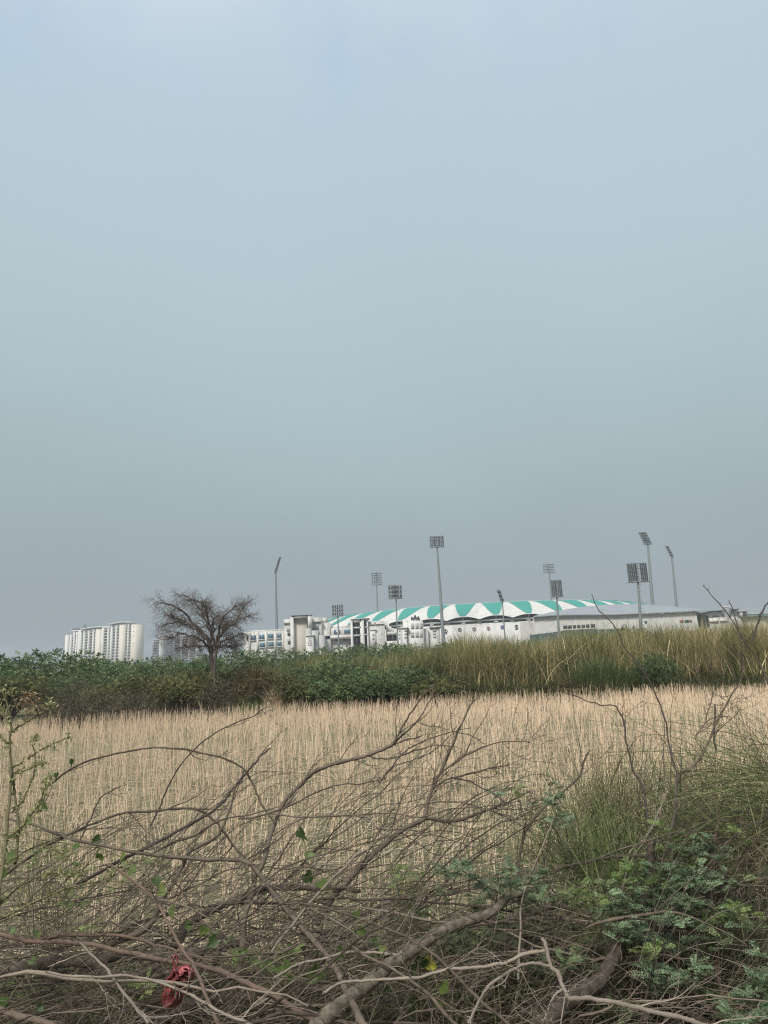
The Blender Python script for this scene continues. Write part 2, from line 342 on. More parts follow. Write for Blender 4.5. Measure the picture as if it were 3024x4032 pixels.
def du(lo, hi, pw=1.0): return lambda n: lo + (hi - lo) * R.random(n) ** pw
def cf(u, y, h):
    dry = np.interp(u, [0, 900, 1500, 1900, 2400, 3000], [.0, .24, .22, .34, .40, .46])
    pat = 0.12 * np.sin(u / 47.0) + 0.1 * np.sin(u / 19.0 + y)
    return np.clip(dry + pat + R.normal(0, .19, len(u)) + .06 * (h - 3), 0, 1)
mb = reed_mass(34000, 45.5, 52, vtop, du(1620, 3250), cf)
tag(mb.build('tall_grass', 'reed'), 'tall tan and olive cane grass standing behind the stubble', 'tall grass', kind='stuff')
mb = reed_mass(15000, 47, 54, vtop, du(560, 1680, .8), lambda u, y, h: np.clip(cf(u, y, h) + 0.05, 0, 1))
tag(mb.build('yellow_grass', 'reed'), 'yellowing grass between the green bushes left of centre', 'tall grass', kind='stuff')
mb = MB(); n = 900; u = 1650 + 1600 * R.random(n); y = 44.8 + 4 * R.random(n); x = (u - 1512) / FPX * y; y = y + far_edge(x) - 44; x = (u - 1512) / FPX * y; top = z_for(u, vtop(u), y)
blades(mb, x, y, top * (.55 + .55 * R.random(n)), 0.035 + 0.03 * R.random(n), 0.5 + 0.7 * R.random(n), np.clip(R.normal(.8, .15, n), 0, 1), K=9)
tag(mb.build('bent_canes', 'reed'), 'bent pale dry blades drooping over the tall grass', 'tall grass', kind='stuff')
# fringe of short green grass at the foot
mb = MB(); n = 14000; u = 900 + 2300 * R.random(n); y = 44.6 + 1.6 * R.random(n); x = (u - 1512) / FPX * y; y = y + far_edge(x) - 44.2; x = (u - 1512) / FPX * y
blades(mb, x, y, 0.9 + 0.9 * R.random(n), 0.02 + 0.02 * R.random(n), 0.4 + 0.4 * R.random(n), np.clip(.2 + R.normal(0, .2, n), 0, 1), K=5)
tag(mb.build('grass_fringe', 'reed'), 'short green grass along the foot of the tall grass', 'grass', kind='stuff')
# one light green tussock
def tussock(name, label, u, vt, Y, spread, n, mat, h, cat='grass tuft', wid=.02, curl=.5, group=None):
    p = W(u, 2700, Y); mb = MB(); a = R.random(n) * 6.28; r = spread * np.sqrt(R.random(n))
    x = p[0] + np.cos(a) * r; y = Y + np.sin(a) * r * .7
    blades(mb, x, y, h * (1 - .45 * (r / spread) ** 2) * (0.6 + .45 * R.random(n)), wid * (0.6 + .8 * R.random(n)), curl * (0.4 + R.random(n)), R.random(n))
    return tag(mb.build(name, mat), label, cat, group)
tussock('grass_tussock', 'light green bushy tussock in front of the tall tan grass', 2365, 2595, 43.6, 1.6, 2600, 'reed_green', 3.2, wid=.028, curl=.55)
tussock('grass_tussock', 'small green tuft at the stubble edge right of the bare tree', 1000, 2740, 43.0, 1.5, 900, 'reed_green', 1.3, wid=.03)
tussock('grass_tussock', 'dry pinkish plume tuft before the green bushes', 1075, 2700, 43.2, .45, 260, 'straw', 2.2, wid=.03, curl=.5)

# ------------------------------------------------------------------ bushes and trees of the far bank
def grow(segs, p, d, L, r, lev, maxlev, kids, spread, up=0.1, wob=0.18, K=6, taper=0.35, shrink=0.62, tips=None):
    P = [np.array(p, float)]; d = np.array(d, float); d /= np.linalg.norm(d)
    st = L / (K - 1)
    for i in range(K - 1):
        d = d + R.normal(0, wob, 3); d[2] += up; d /= np.linalg.norm(d); P.append(P[-1] + d * st)
    rad = r * np.linspace(1, taper, K); segs.append((np.array(P), rad, lev))
    if lev >= maxlev:
        if tips is not None: tips.append((P[-1], d))
        return
    for k in range(kids[lev]):
        f = 0.25 + 0.75 * (k + R.random()) / kids[lev]; i = min(K - 2, int(f * (K - 1))); q = P[i] + (P[i + 1] - P[i]) * (f * (K - 1) - i)
        dd = (P[i + 1] - P[i]); dd = dd / np.linalg.norm(dd); s_ = R.normal(0, 1, 3); s_ -= dd * s_.dot(dd); s_ /= np.linalg.norm(s_) + 1e-9
        nd_ = dd * (1 - spread[lev] * .5) + s_ * spread[lev]
        grow(segs, q, nd_, L * shrink * (0.7 + .6 * R.random()), max(rad[i] * .6, .0008), lev + 1, maxlev, kids, spread, up, wob, K, taper, shrink, tips)
def put(segs, sidesby, mb=None, rnd=None):
    mb = mb or MB(); by = {}
    for P, r, l in segs: by.setdefault((len(P), l), []).append((P, r))
    for (k, l), it in by.items():
        mb.tubes(np.array([a for a, b in it]), np.array([b for a, b in it]), sidesby[min(l, len(sidesby) - 1)])
    return mb

def bush_proto(seed, nl, lobes, leaf, mat, wood='bark_dark', spray=True):
    """a 1 x 1 x 1 bush: arching branches plus leaf sprays held near the ends of them"""
    global R
    old = R; R = np.random.default_rng(seed)
    f = MB(); per = nl // lobes; ctr = []
    for i in range(lobes):
        a = R.random() * 6.28; rr = 0.36 * math.sqrt(R.random()); hz = 0.30 + 0.42 * R.random() * (1 - rr)
        c = np.array([math.cos(a) * rr, math.sin(a) * rr, hz]); s_ = np.array([.22, .22, .15]) * (0.7 + .6 * R.random()); ctr.append(c)
        ns = per // 14; d = R.normal(0, 1, (ns, 3)); d /= np.linalg.norm(d, axis=1, keepdims=True); d[:, 2] = np.abs(d[:, 2]) * 1.0 - 0.25 * (R.random(ns) < .4)
        rad = (0.45 + 0.62 * R.random(ns) ** .6)[:, None]
        base = c + d * s_ * rad
        L = 0.07 + 0.10 * R.random(ns); dd = d + R.normal(0, .45, (ns, 3)); dd /= np.linalg.norm(dd, axis=1, keepdims=True)
        t = np.linspace(0, 1, 14)
        pts = base[:, None, :] + dd[:, None, :] * (L[:, None] * t)[:, :, None]; pts[:, :, 2] -= (L[:, None] * .55 * t ** 2)
        col = np.repeat(np.clip(R.normal(.48, .26, ns), 0, 1), 14)
        pts = pts.reshape(-1, 3) + R.normal(0, .006, (ns * 14, 3)); m = len(pts)
        ld = np.repeat(dd, 14, 0) + R.normal(0, .8, (m, 3))
        f.leaves(pts, ld, R.normal(0, 1, (m, 3)) + np.array([0, 0, .8]), leaf * (0.6 + .8 * R.random(m)), leaf * .45 * (0.6 + .8 * R.random(m)), np.clip(col + R.normal(0, .07, m), 0, 1))
    w = []
    for c in ctr:
        for q in range(2):
            s0 = np.array([R.normal(0, .03), R.normal(0, .03), 0]); e = c + R.normal(0, .06, 3)
            t = np.linspace(0, 1, 7)[:, None]; P = s0 + (e - s0) * t; P[:, 2] += np.sin(t[:, 0] * math.pi) * .07; P += R.normal(0, .008, P.shape); w.append((P, np.linspace(.012, .003, 7), 0))
            for j in range(5):
                i = 3 + j % 3; dd = R.normal(0, 1, 3); dd[2] = abs(dd[2]) * .6; tp = P[i] + dd / np.linalg.norm(dd) * (.14 + .12 * R.random())
                t2 = np.linspace(0, 1, 7)[:, None]; Q = P[i] + (tp - P[i]) * t2 + R.normal(0, .006, (7, 3)); Q[:, 2] -= t2[:, 0] ** 2 * .03; w.append((Q, np.linspace(.004, .0012, 7), 1))
    crown = f.build('crown', mat); trunk = put(w, [5, 3]).build('trunk', wood)
    R = old
    for o in (crown, trunk): COL.objects.unlink(o)
    return crown, trunk
B_dark = [bush_proto(11 + i, 15000, 12 + i * 2, .030, 'leaf_dark') for i in range(3)]
B_olive = [bush_proto(31 + i, 13000, 11 + i, .032, 'leaf_olive') for i in range(2)]
B_rust = [bush_proto(41, 9000, 10, .028, 'leaf_rust', 'bark')]
def bush(name, kind, u, vt, wpx, Y, label, cat='bush', rot=0.0, dep=1.0, i=0, group=None):
    pr = kind[i % len(kind)]; gp = W(u, 2700, Y); top = W(u, vt, Y)[2]; wd = wpx / FPX * Y * 1.12
    r = empty(name, (gp[0], Y, float(ground_z(gp[0], Y)) - 0.02), label, cat, group)
    r.rotation_euler = (0, 0, rot); r.scale = (wd, wd * dep, (top - r.location[2]) * 1.20)
    for o in pr:
        c = o.copy(); COL.objects.link(c); c.parent = r
    return r
G1 = 'green mesquite trees on the far bank'
left_trees = [
 (-30, 2595, 330, 61, 'dark green tree cut by the left edge of the view', 0.3),
 (190, 2562, 400, 56, 'broad dark green tree left of the apartment towers', 1.4),
 (395, 2590, 300, 62, 'dark green tree in front of the widest apartment tower', 2.2),
 (520, 2608, 260, 66, 'lower dark green tree right of the widest apartment tower', 3.9),
 (650, 2585, 280, 60, 'dark green tree before the grey distant tower', 5.0),
 (770, 2575, 240, 58, 'dark green tree behind the trunk of the bare tree', 0.9),
 (945, 2566, 300, 68, 'dark green tree below the lowest row of blue windows', 2.6),
 (1120, 2556, 280, 74, 'dark green tree under the left end of the portal', 4.2),
 (1250, 2552, 280, 70, 'dark green tree below the tall white portal', 5.6),
 (1400, 2548, 260, 76, 'dark green tree below the open stair tower', 0.2),
 (1530, 2535, 270, 72, 'dark green tree left of the latticed white block', 1.9),
 (1660, 2530, 260, 80, 'dark green tree below the latticed white block', 3.1),
 (1790, 2535, 240, 70, 'dark green tree at the foot of the tallest floodlight mast', 4.8),
 (2090, 2525, 260, 76, 'dark green tree below the leaning small floodlight', 2.0),
 (2330, 2500, 280, 84, 'dark green tree below the strip of square windows', 5.2),
 (2520, 2478, 240, 80, 'dark green tree at the foot of the mast with seven lamp rows', 3.5),
 (2680, 2484, 240, 86, 'dark green tree under the tip of the grey roof', 1.1),
 (2935, 2465, 200, 62, 'dark green tree rising from the tan grass at the right', 0.6)]
for k, (u, vt, w_, Y, lb, ro) in enumerate(left_trees):
    bush('mesquite_tree', B_dark, u, vt, w_, Y, lb, 'tree', ro, 0.9, k, G1)
G2 = 'bushes at the far edge of the stubble'
for k, (kd, u, vt, w_, Y, lb, ro) in enumerate([
 (B_olive, 40, 2650, 280, 46, 'olive green bush behind the budding shrub at the left', 0.4),
 (B_dark, 300, 2645, 330, 50, 'dark green bush below the broad tree at the left', 1.2),
 (B_olive, 520, 2650, 330, 46, 'olive bush above the brown scrub', 2.2),
 (B_olive, 712, 2618, 260, 43.5, 'rounded dark olive bush left of the bare tree', 3.4),
 (B_rust, 925, 2635, 230, 45.4, 'rusty brown bush at the foot of the bare tree', 0.4),
 (B_rust, 1030, 2625, 240, 44.6, 'rusty brown bush right of the bare tree', 2.4),
 (B_olive, 1130, 2640, 240, 45, 'small olive bush left of the centre bushes', 4.4),
 (B_dark, 1290, 2600, 330, 45.8, 'leafy green bush at the stubble edge below the stair tower', 2.8),
 (B_dark, 1440, 2640, 330, 45, 'lowest leafy green bush at the stubble edge', 5.1),
 (B_dark, 1590, 2625, 320, 46, 'leafy green bush where the tall grass begins', 0.7),
 (B_olive, 1730, 2650, 240, 45, 'olive bush at the foot of the tall grass', 3.3),
 (B_dark, 2610, 2568, 220, 44.2, 'dark blue green bush in front of the tall tan grass', 4.0),
 (B_dark, 2520, 2625, 150, 43.8, 'small dark bush beside the blue green bush', 1.0),
 (B_rust, 2800, 2600, 200, 44.0, 'reddish dry bush in the tall grass at the right', 1.7),
 (B_rust, 2280, 2665, 200, 43.4, 'low reddish dry bush left under the light green tussock', 0.2)]):
    bush('bush', kd, u, vt, w_, Y, lb, 'bush', ro, 0.8, k, G2)
# brown scrub wall at left: low dead thicket
def thicket(name, label, u0, u1, vt, Y, nst, cat='scrub'):
    p0 = W(u0, 2750, Y)[0]; p1 = W(u1, 2750, Y)[0]; segs = []
    for i in range(nst):
        x = p0 + (p1 - p0) * R.random(); y = Y + R.random() * 2.2; H = W(0.5 * (u0 + u1), vt, Y)[2] * (0.45 + .5 * R.random())
        a = R.random() * 6.28; d = np.array([math.cos(a) * .9, math.sin(a) * .5, 1.1])
        grow(segs, (x, y, float(ground_z(x, y))), d, H * 1.1, .013, 0, 2, [5, 5], [.8, .9], up=-.10, wob=.28, K=6)
    o = put(segs, [4, 3, 3]).build(name, 'scrub'); tag(o, label, cat)
    lf = MB(); n = nst * 130; c = np.stack([p0 + (p1 - p0) * R.random(n), Y + .2 + R.random(n) * 2.2, R.random(n) ** 1.2 * W(0.5 * (u0 + u1), vt, Y)[2] * .95], 1)
    c[:, 2] *= 0.8 + .2 * np.sin(c[:, 0] * 1.7) 
    lf.leaves(c, R.normal(0, 1, (n, 3)), R.normal(0, 1, (n, 3)), .06 + .06 * R.random(n), .03 + .02 * R.random(n))
    lf.build('foliage', 'scrub', o)
thicket('dry_scrub', 'dark brown tangled scrub along the left edge of the stubble', 150, 480, 2665, 39.6, 90)
thicket('dry_scrub', 'dark brown scrub between the left scrub and the bare tree', 480, 900, 2672, 41.6, 100)
thicket('dry_scrub', 'low brown scrub to the right of the bare tree', 900, 1190, 2690, 43.4, 50)

# bare tree
def px(pts, Y, dy=0.0, amp=0.0):
    out = []
    for i, p in enumerate(pts):
        yy = (p[2] if len(p) > 2 else Y + dy * i / max(1, len(pts) - 1)); out.append(W(p[0], p[1], yy))
    return np.array(out)
def resample(P, K):
    P = np.asarray(P, float); n = len(P); t = np.linspace(0, n - 1, K); out = np.empty((K, 3))
    E = np.vstack([2 * P[0] - P[1], P, 2 * P[-1] - P[-2]])
    for j, s_ in enumerate(t):
        i = min(n - 2, int(s_)); f = s_ - i; a, b, c, d = E[i], E[i + 1], E[i + 2], E[i + 3]
        out[j] = .5 * ((2 * b) + (c - a) * f + (2 * a - 5 * b + 4 * c - d) * f * f + (3 * b - a - 3 * c + d) * f ** 3)
    return out
def bare_tree():
    Yt = 43.6; base = W(836, 2720, Yt); base[2] = 0
    r = empty('bare_tree', tuple(base), 'leafless spreading tree standing in front of the distant buildings', 'tree')
    # crown pixel offsets turned into limbs with real depth
    q = lambda x, y: (838 + (x / 1.659 - 838) * .88, 2300 + y / 1.659 + 8)
    tr = resample(px([(836, 2760), q(1388, 640), q(1386, 540), q(1378, 450)], Yt), 12)
    mbt = MB(); mbt.tubes(tr[None], np.linspace(.17, .13, 12)[None], 10, [.3])
    tr2 = resample(px([(842, 2750), q(1400, 620), q(1405, 520), q(1412, 430)], Yt - .15), 12); mbt.tubes(tr2[None], np.linspace(.10, .08, 12)[None], 8, [.4])
    mbt.build('trunk', 'bare_tree', r, True)
    limbs = [([q(1378, 450), q(1360, 380), q(1310, 290), q(1230, 225), q(1150, 160), q(1070, 118), q(1000, 105)], .12, -1.2),
             ([q(1378, 450), q(1350, 350), q(1290, 280), q(1180, 240), q(1090, 235), q(1010, 270)], .10, 1.5),
             ([q(1412, 430), q(1430, 350), q(1480, 290), q(1550, 245), q(1610, 205), q(1665, 180)], .11, 1.0),
             ([q(1412, 430), q(1425, 340), q(1450, 250), q(1500, 170), q(1560, 130)], .09, -1.8),
             ([q(1378, 450), q(1375, 330), q(1340, 220), q(1290, 140), q(1230, 85)], .10, 2.0),
             ([q(1395, 440), q(1395, 300), q(1390, 200), q(1370, 130)], .09, .3),
             ([q(1378, 450), q(1330, 370), q(1250, 320), q(1150, 310), q(1060, 335)], .08, -2.2),
             ([q(1412, 430), q(1460, 360), q(1530, 330), q(1600, 320)], .07, -.8),
             ([q(1412, 430), q(1440, 330), q(1500, 250), q(1580, 200), q(1640, 100)], .07, 2.4),
             ([q(1330, 350), q(1240, 270), q(1130, 210), q(1030, 190)], .06, .5),
             ([q(1390, 300), q(1350, 180), q(1300, 110), q(1180, 65)], .06, -1.5),
             ([q(1385, 440), q(1350, 400), q(1240, 390), q(1130, 400)], .05, .8),
             ([q(1410, 420), q(1480, 390), q(1550, 400)], .05, 1.2)]
    for pts, rad, dy in limbs:
        P = resample(px(pts, Yt, dy), 16); P[1:-1] += R.normal(0, .05, (14, 3)); segs = [(P, np.linspace(rad, .022, 16), 0)]
        for j in range(32):
            i = 4 + int(R.random() * 11.9); i = min(i, 14); d = P[i + 1] - P[i]; d /= np.linalg.norm(d); s_ = R.normal(0, 1, 3); s_[2] = s_[2] * .6 - .05
            grow(segs, P[i], d * .7 + s_ * .6, .5 + .45 * R.random(), .018, 1, 3, [0, 5, 4], [0, .8, .8], up=-.02, wob=.22, K=5, taper=.4, shrink=.6)
        segs = [(a, np.maximum(b, .0038), l) for a, b, l in segs]
        put(segs, [6, 4, 3, 3]).build('limb', 'bare_tree', r)
bare_tree()


# ------------------------------------------------------------------ built things on the horizon
def prect(u0, u1, v0, v1, Y):
    """x range and z range of an upright rectangle seen at these photo positions, Y metres away"""
    um, vm = (u0 + u1) / 2, (v0 + v1) / 2
    return W(u0, vm, Y)[0], W(u1, vm, Y)[0], W(um, v1, Y)[2], W(um, v0, Y)[2]
def pbox(mb, u0, u1, v0, v1, Y, dep, ground=False, proud=0.0):
    x0, x1, z0, z1 = prect(u0, u1, v0, v1, Y)
    if ground: z0 = -0.1
    mb.box(x0, x1, Y - proud, Y + dep, z0, z1)
def part(name, mat, parent, *boxes):
    mb = MB()
    for b in boxes: pbox(mb, *b[:6], **(b[6] if len(b) > 6 else {}))
    return mb.build(name, mat, parent)

# ---- stadium: a ring bowl with a vaulted roof of teal and white membrane
SC = np.array([W(1903, 2620, 459)[0], 459.0]); NP = 46; EX = 1.13; DA = 2 * math.pi / NP
A0 = -math.pi / 2 + math.asin((W(1838, 2620, 353)[0] - SC[0]) / (106.0 * EX))   # a teal tip points here
def ring(a, r, z): return np.stack([SC[0] + EX * r * np.cos(a), SC[1] + r * np.sin(a), np.broadcast_to(z, np.shape(a))], -1)
st = empty('stadium', (SC[0], SC[1], 0), 'round white stadium with a teal and white vaulted roof', 'stadium')
def roof_pt(a, s):
    """a = angle, s = 0 at the outer eave .. 1 at the ridge"""
    r = 107.5 - 22.0 * s; z = 26.9 + 8.1 * np.sin(np.minimum(s, 1) * math.pi / 2) ** .9
    ph = ((a - A0) / DA) % 1.0; sag = np.cos(ph * 2 * math.pi)          # +1 at a teal tip, -1 between the tips
    pd = np.minimum(ph, 1 - ph); z = z - (1 - s) ** 1.5 * 1.6 * (1 - np.cos(math.pi * pd))
    r = r - np.sin(s * math.pi) * .9 * (sag * .5 + .5)
    return r, z
na, ns = NP * 16, 12
a = A0 + np.linspace(0, 2 * math.pi, na + 1)[:-1]; s_ = np.linspace(0, 1, ns)
AA, SS = np.meshgrid(a, s_, indexing='ij'); rr, zz = roof_pt(AA, SS)
V = np.stack([SC[0] + EX * rr * np.cos(AA), SC[1] + rr * np.sin(AA), zz], -1); idx = np.arange(na * ns).reshape(na, ns); nx = np.roll(idx, -1, 0)
m = MB(); m.add(V, np.stack([idx[:, :-1], nx[:, :-1], nx[:, 1:], idx[:, 1:]], -1))
# inner slope behind the ridge
r2 = np.stack([rr[:, -1], rr[:, -1] - 14], 1); z2 = np.stack([zz[:, -1], zz[:, -1] - 1.5], 1); A2 = np.stack([a, a], 1)
V2 = np.stack([SC[0] + EX * r2 * np.cos(A2), SC[1] + r2 * np.sin(A2), z2], -1); i2 = np.arange(na * 2).reshape(na, 2); n2 = np.roll(i2, -1, 0)
m.add(V2, np.stack([i2[:, 0], n2[:, 0], n2[:, 1], i2[:, 1]], -1))
m.build('roof_membrane', 'canvas', st, True)
for k in range(NP):
    m = MB(); kk, ww = 14, 9; s1 = np.linspace(0.02, .985, kk); V = []
    for s in s1:
        half = DA * (.035 + .41 * s ** .60)
        aa = A0 + k * DA + np.linspace(-half, half, ww); r_, z_ = roof_pt(aa, np.full(ww, s)); V.append(ring(aa, r_ + .10, z_ + .14))
    idx = np.arange(kk * ww).reshape(kk, ww)
    m.add(np.array(V), np.stack([idx[:-1, :-1], idx[:-1, 1:], idx[1:, 1:], idx[1:, :-1]], -1)); m.build('roof_panel', 'teal', st, True)
def cyl(mb, r0, r1, z0, z1, n=184, a0=0, a1=2 * math.pi):
    full = abs(a1 - a0 - 2 * math.pi) < 1e-6; aa = np.linspace(a0, a1, n + 1); 
    P = np.stack([ring(aa, r1, z0), ring(aa, r1, z1), ring(aa, r0, z1), ring(aa, r0, z0)], 1); i = np.arange((n + 1) * 4).reshape(n + 1, 4)
    for j in range(4): mb.add(P, np.stack([i[:-1, j], i[1:, j], i[1:, (j + 1) % 4], i[:-1, (j + 1) % 4]], -1)) if j == 0 else mb.q.append(np.stack([i[:-1, j], i[1:, j], i[1:, (j + 1) % 4], i[:-1, (j + 1) % 4]], -1) + mb.n - (n + 1) * 4)
m = MB(); cyl(m, 103, 105.6, -.1, 23.3); m.build('outer_wall', 'white', st)
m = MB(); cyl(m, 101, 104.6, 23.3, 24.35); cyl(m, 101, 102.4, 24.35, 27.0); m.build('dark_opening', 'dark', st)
m = MB(); cyl(m, 104.9, 105.9, 24.3, 25.15)
for k in range(NP * 2):
    aa = A0 + (k) * DA / 2; w_ = .008
    cyl(m, 104.8, 105.7, 23.3, 24.3, 2, aa - w_, aa + w_)
for k in range(NP):
    aa = A0 + (k + .5) * DA; cyl(m, 104.0, 105.5, 25.15, 25.5, 2, aa - .006, aa + .006)
m.build('parapet_band', 'white', st)
m = MB()
for k in range(NP):
    p0 = ring(np.array([A0 + k * DA]), 105.6, 25.0)[0]; r_, z_ = roof_pt(np.array([A0 + k * DA]), np.array([0.0])); p1 = ring(np.array([A0 + k * DA]), r_[0], z_[0])[0]
    m.tubes(np.array([[p0, (p0 + p1) / 2, p1]]), .18, 5)
m.build('eave_strut', 'white', st)
m = MB(); aa = np.linspace(0, 2 * math.pi, 300); r_, z_ = roof_pt(aa, np.full(300, 1.0)); m.tubes(ring(aa, r_, 0)[None] + np.array([0, 0, 1.0]) * z_[None, :, None], .35, 6); m.build('ridge_tube', 'canvas', st)
# round team style badges on the outer wall: plain ring and dot marks
for k, (u, v) in enumerate([(1757, 2483), (1812, 2479), (1868, 2477), (1924, 2474), (1979, 2470), (2034, 2467), (2089, 2465)]):
    m = MB(); al = -math.pi / 2 + math.asin((W(u, v, 353)[0] - SC[0]) / (105.8 * EX)); z = W(u, v, 353)[2]
    c = ring(np.array([al]), 105.75, z)[0]; n_ = np.array([math.cos(al), math.sin(al), 0]); t_ = np.array([-math.sin(al), math.cos(al), 0])
    if k == 4:
        for q in [(-.9, .9, .4, .9), (-.9, .9, -.9, -.4), (-.9, -.4, -.4, .4), (-.2, .9, -.2, .2)]:
            m.add([c + t_ * q[0] + [0, 0, q[2]], c + t_ * q[1] + [0, 0, q[2]], c + t_ * q[1] + [0, 0, q[3]], c + t_ * q[0] + [0, 0, q[3]]], [(0, 1, 2, 3)])
    else:
        an = np.linspace(0, 2 * math.pi, 17); P = c + t_ * np.cos(an)[:, None] * .8 + np.array([0, 0, 1]) * np.sin(an)[:, None] * .8
        m.tubes(P[None], .16, 4); m.tubes(np.array([[c - [0, 0, .5], c, c + [0, 0, .5]]]), .25, 5)
        if k in (0, 5): m.tubes(np.array([[c - [0, 0, 1.3] - t_ * .7, c - [0, 0, 1.3], c - [0, 0, 1.3] + t_ * .7]]), .15, 4)
    m.build('emblem', 'blue' if k == 4 else ('redsign' if k == 3 else 'lamp'), st)

# ---- grey vaulted hall in front of the stadium's right half
Yg1 = 292.0
gh = empty('hall', (W(2420, 2600, Yg1)[0], Yg1, 0), 'long white hall under a grey curved roof, right of the stadium roof', 'hall')
us = np.linspace(2096, 2790, 60)
lowv = np.interp(us, [2096, 2180, 2231, 2412, 2550, 2658, 2727, 2790], [2427, 2421.5, 2420, 2418.5, 2413, 2408, 2404, 2403])
topv = np.interp(us, [2096, 2140, 2170, 2246, 2321, 2412, 2480, 2550, 2588, 2658, 2727, 2790], [2426.5, 2416, 2410, 2396, 2386, 2380, 2378.5, 2380, 2382, 2389, 2397, 2402])
for _ in range(2): topv[1:-1] = (topv[:-2] + topv[1:-1] * 2 + topv[2:]) / 4
rows = []
for f in np.linspace(0, 1, 9):
    Yv = Yg1 - 1.5 + 46 * f; zl = np.array([W(u, v, Yg1 - 1.5)[2] for u, v in zip(us, lowv)]); zt = np.array([W(u, v, Yg1 + 44.5)[2] for u, v in zip(us, topv)])
    xx = np.array([W(u, 2420, Yg1)[0] for u in us]); rows.append(np.stack([xx * (1 + .0 * f), np.full(60, Yv), zl + (zt - zl) * f], -1))
# keep the ridge centred over its own outline when seen from the field
for j, f in enumerate(np.linspace(0, 1, 9)): rows[j][:, 0] *= 1 + 46 * f / Yg1
rows = np.array(rows); m = MB(); idx = np.arange(9 * 60).reshape(9, 60)
m.add(rows, np.stack([idx[:-1, :-1], idx[:-1, 1:], idx[1:, 1:], idx[1:, :-1]], -1))
m.add(rows - [0, 0, .35], np.stack([idx[:-1, :-1], idx[1:, :-1], idx[1:, 1:], idx[:-1, 1:]], -1))
e = np.stack([rows[0], rows[0] - [0, 0, .35]], 1); ie = np.arange(120).reshape(60, 2); m.add(e, np.stack([ie[:-1, 0], ie[:-1, 1], ie[1:, 1], ie[1:, 0]], -1))
m.build('roof', 'greyroof', gh)
m = MB(); zl = rows[0][:, 2] - .36; xx = rows[0][:, 0]; P = np.stack([np.stack([xx, np.full(60, Yg1), np.full(60, -.1)], -1), np.stack([xx, np.full(60, Yg1), zl], -1)], 1); ie = np.arange(120).reshape(60, 2)
ie = ie[:56]; m.add(P, np.stack([ie[:-1, 0], ie[1:, 0], ie[1:, 1], ie[:-1, 1]], -1)); m.add(P + [0, 30, 0], np.stack([ie[:-1, 0], ie[:-1, 1], ie[1:, 1], ie[1:, 0]], -1)); xe = xx[55]; m.add([(xe, Yg1, -.1), (xe, Yg1 + 30, -.1), (xe, Yg1 + 30, zl[55]), (xe, Yg1, zl[55])], [(0, 1, 2, 3)]); m.build('wall', 'white', gh)
wins = [(2217, 2233), (2235, 2251), (2255, 2268), (2272, 2285), (2290, 2303), (2307, 2321), (2326, 2343)]
for u0, u1 in wins:
    vc = 2470 - (u0 - 2217) * .055
    f = part('window', 'dark', gh, (u0, u1, vc - 6.5, vc + 6.5, Yg1, .3, dict(proud=.12)))
m = MB(); pbox(m, 2214, 2346, 2475, 2480, Yg1, .3, proud=.5); m.build('window_ledge', 'white', gh)
part('window', 'dark', gh, (2538, 2547, 2446, 2455, Yg1, .3, dict(proud=.12)))
part('rusty_panel', 'redsign', gh, (2676, 2692, 2441, 2451, Yg1, .3, dict(proud=.15)), (2712, 2718, 2441, 2449, Yg1, .3, dict(proud=.15)))
part('vent_opening', 'dkgreen', gh, (2696, 2711, 2441, 2452, Yg1, .3, dict(proud=.15)), (2719, 2724, 2442, 2452, Yg1, .3, dict(proud=.15)))
m = MB()
for u in (2236, 2241, 2247, 2254, 2262, 2385, 2390, 2396, 2402, 2408, 2418, 2424, 2616, 2622, 2632, 2640, 2648, 2655):
    vv = 2421 - (u - 2231) * .024; pbox(m, u, u + 3.2, vv + (R.random() * 1.2), vv + 3.5, Yg1, .3, proud=.2)
m.build('eave_vent', 'dark', gh)
m = MB()
for u0, u1, v in [(2110, 2135, 2432), (2150, 2182, 2444), (2200, 2260, 2436), (2270, 2330, 2430), (2380, 2415, 2435)]:
    x0, x1, z0, z1 = prect(u0, u1, v - 1, v + 1, Yg1); m.box(x0, x1, Yg1 - .12, Yg1 + .1, z0, z0 + .12)
m.build('drip_ledge', 'ltgrey', gh)

# ---- pavilion wing with blue windows, left of the stadium
Yp = 330.0
lw = empty('office_wing', (W(1040, 2600, Yp)[0], Yp, 0), 'low white office wing with two rows of blue windows', 'building')
part('wall', 'white_old', lw, (962, 1117, 2486, 2700, Yp, 25, dict(ground=True)))
part('parapet', 'white_old', lw, (985, 1116, 2480, 2487, Yp + 2.5, 20, {}))
part('pilaster', 'white', lw, *[(u - 4, u + 4, 2488 - (u - 1040) * .03, 2575, Yp, .5, dict(proud=.6)) for u in (983, 1015, 1048, 1084, 1114)])
part('doorway', 'dark', lw, (973, 980, 2500, 2524, Yp, .3, dict(proud=.12)))
for (u, v) in [(999, 2511), (1031, 2508), (1066, 2505), (1102, 2503), (1033, 2540), (1067, 2537), (1102, 2535)]:
    m = MB(); pbox(m, u - 12, u + 12, v - 10.5, v + 11, Yp, .3, proud=.14); f = m.build('window', 'white', lw)
    m = MB(); pbox(m, u - 10, u + 10, v - 8.8, v + 8.8, Yp, .3, proud=.22); m.build('pane', 'glass', f)
    m = MB(); pbox(m, u - 11.5, u + 11.5, v + 9.5, v + 12, Yp, .3, proud=.6); m.build('sill', 'white', f)

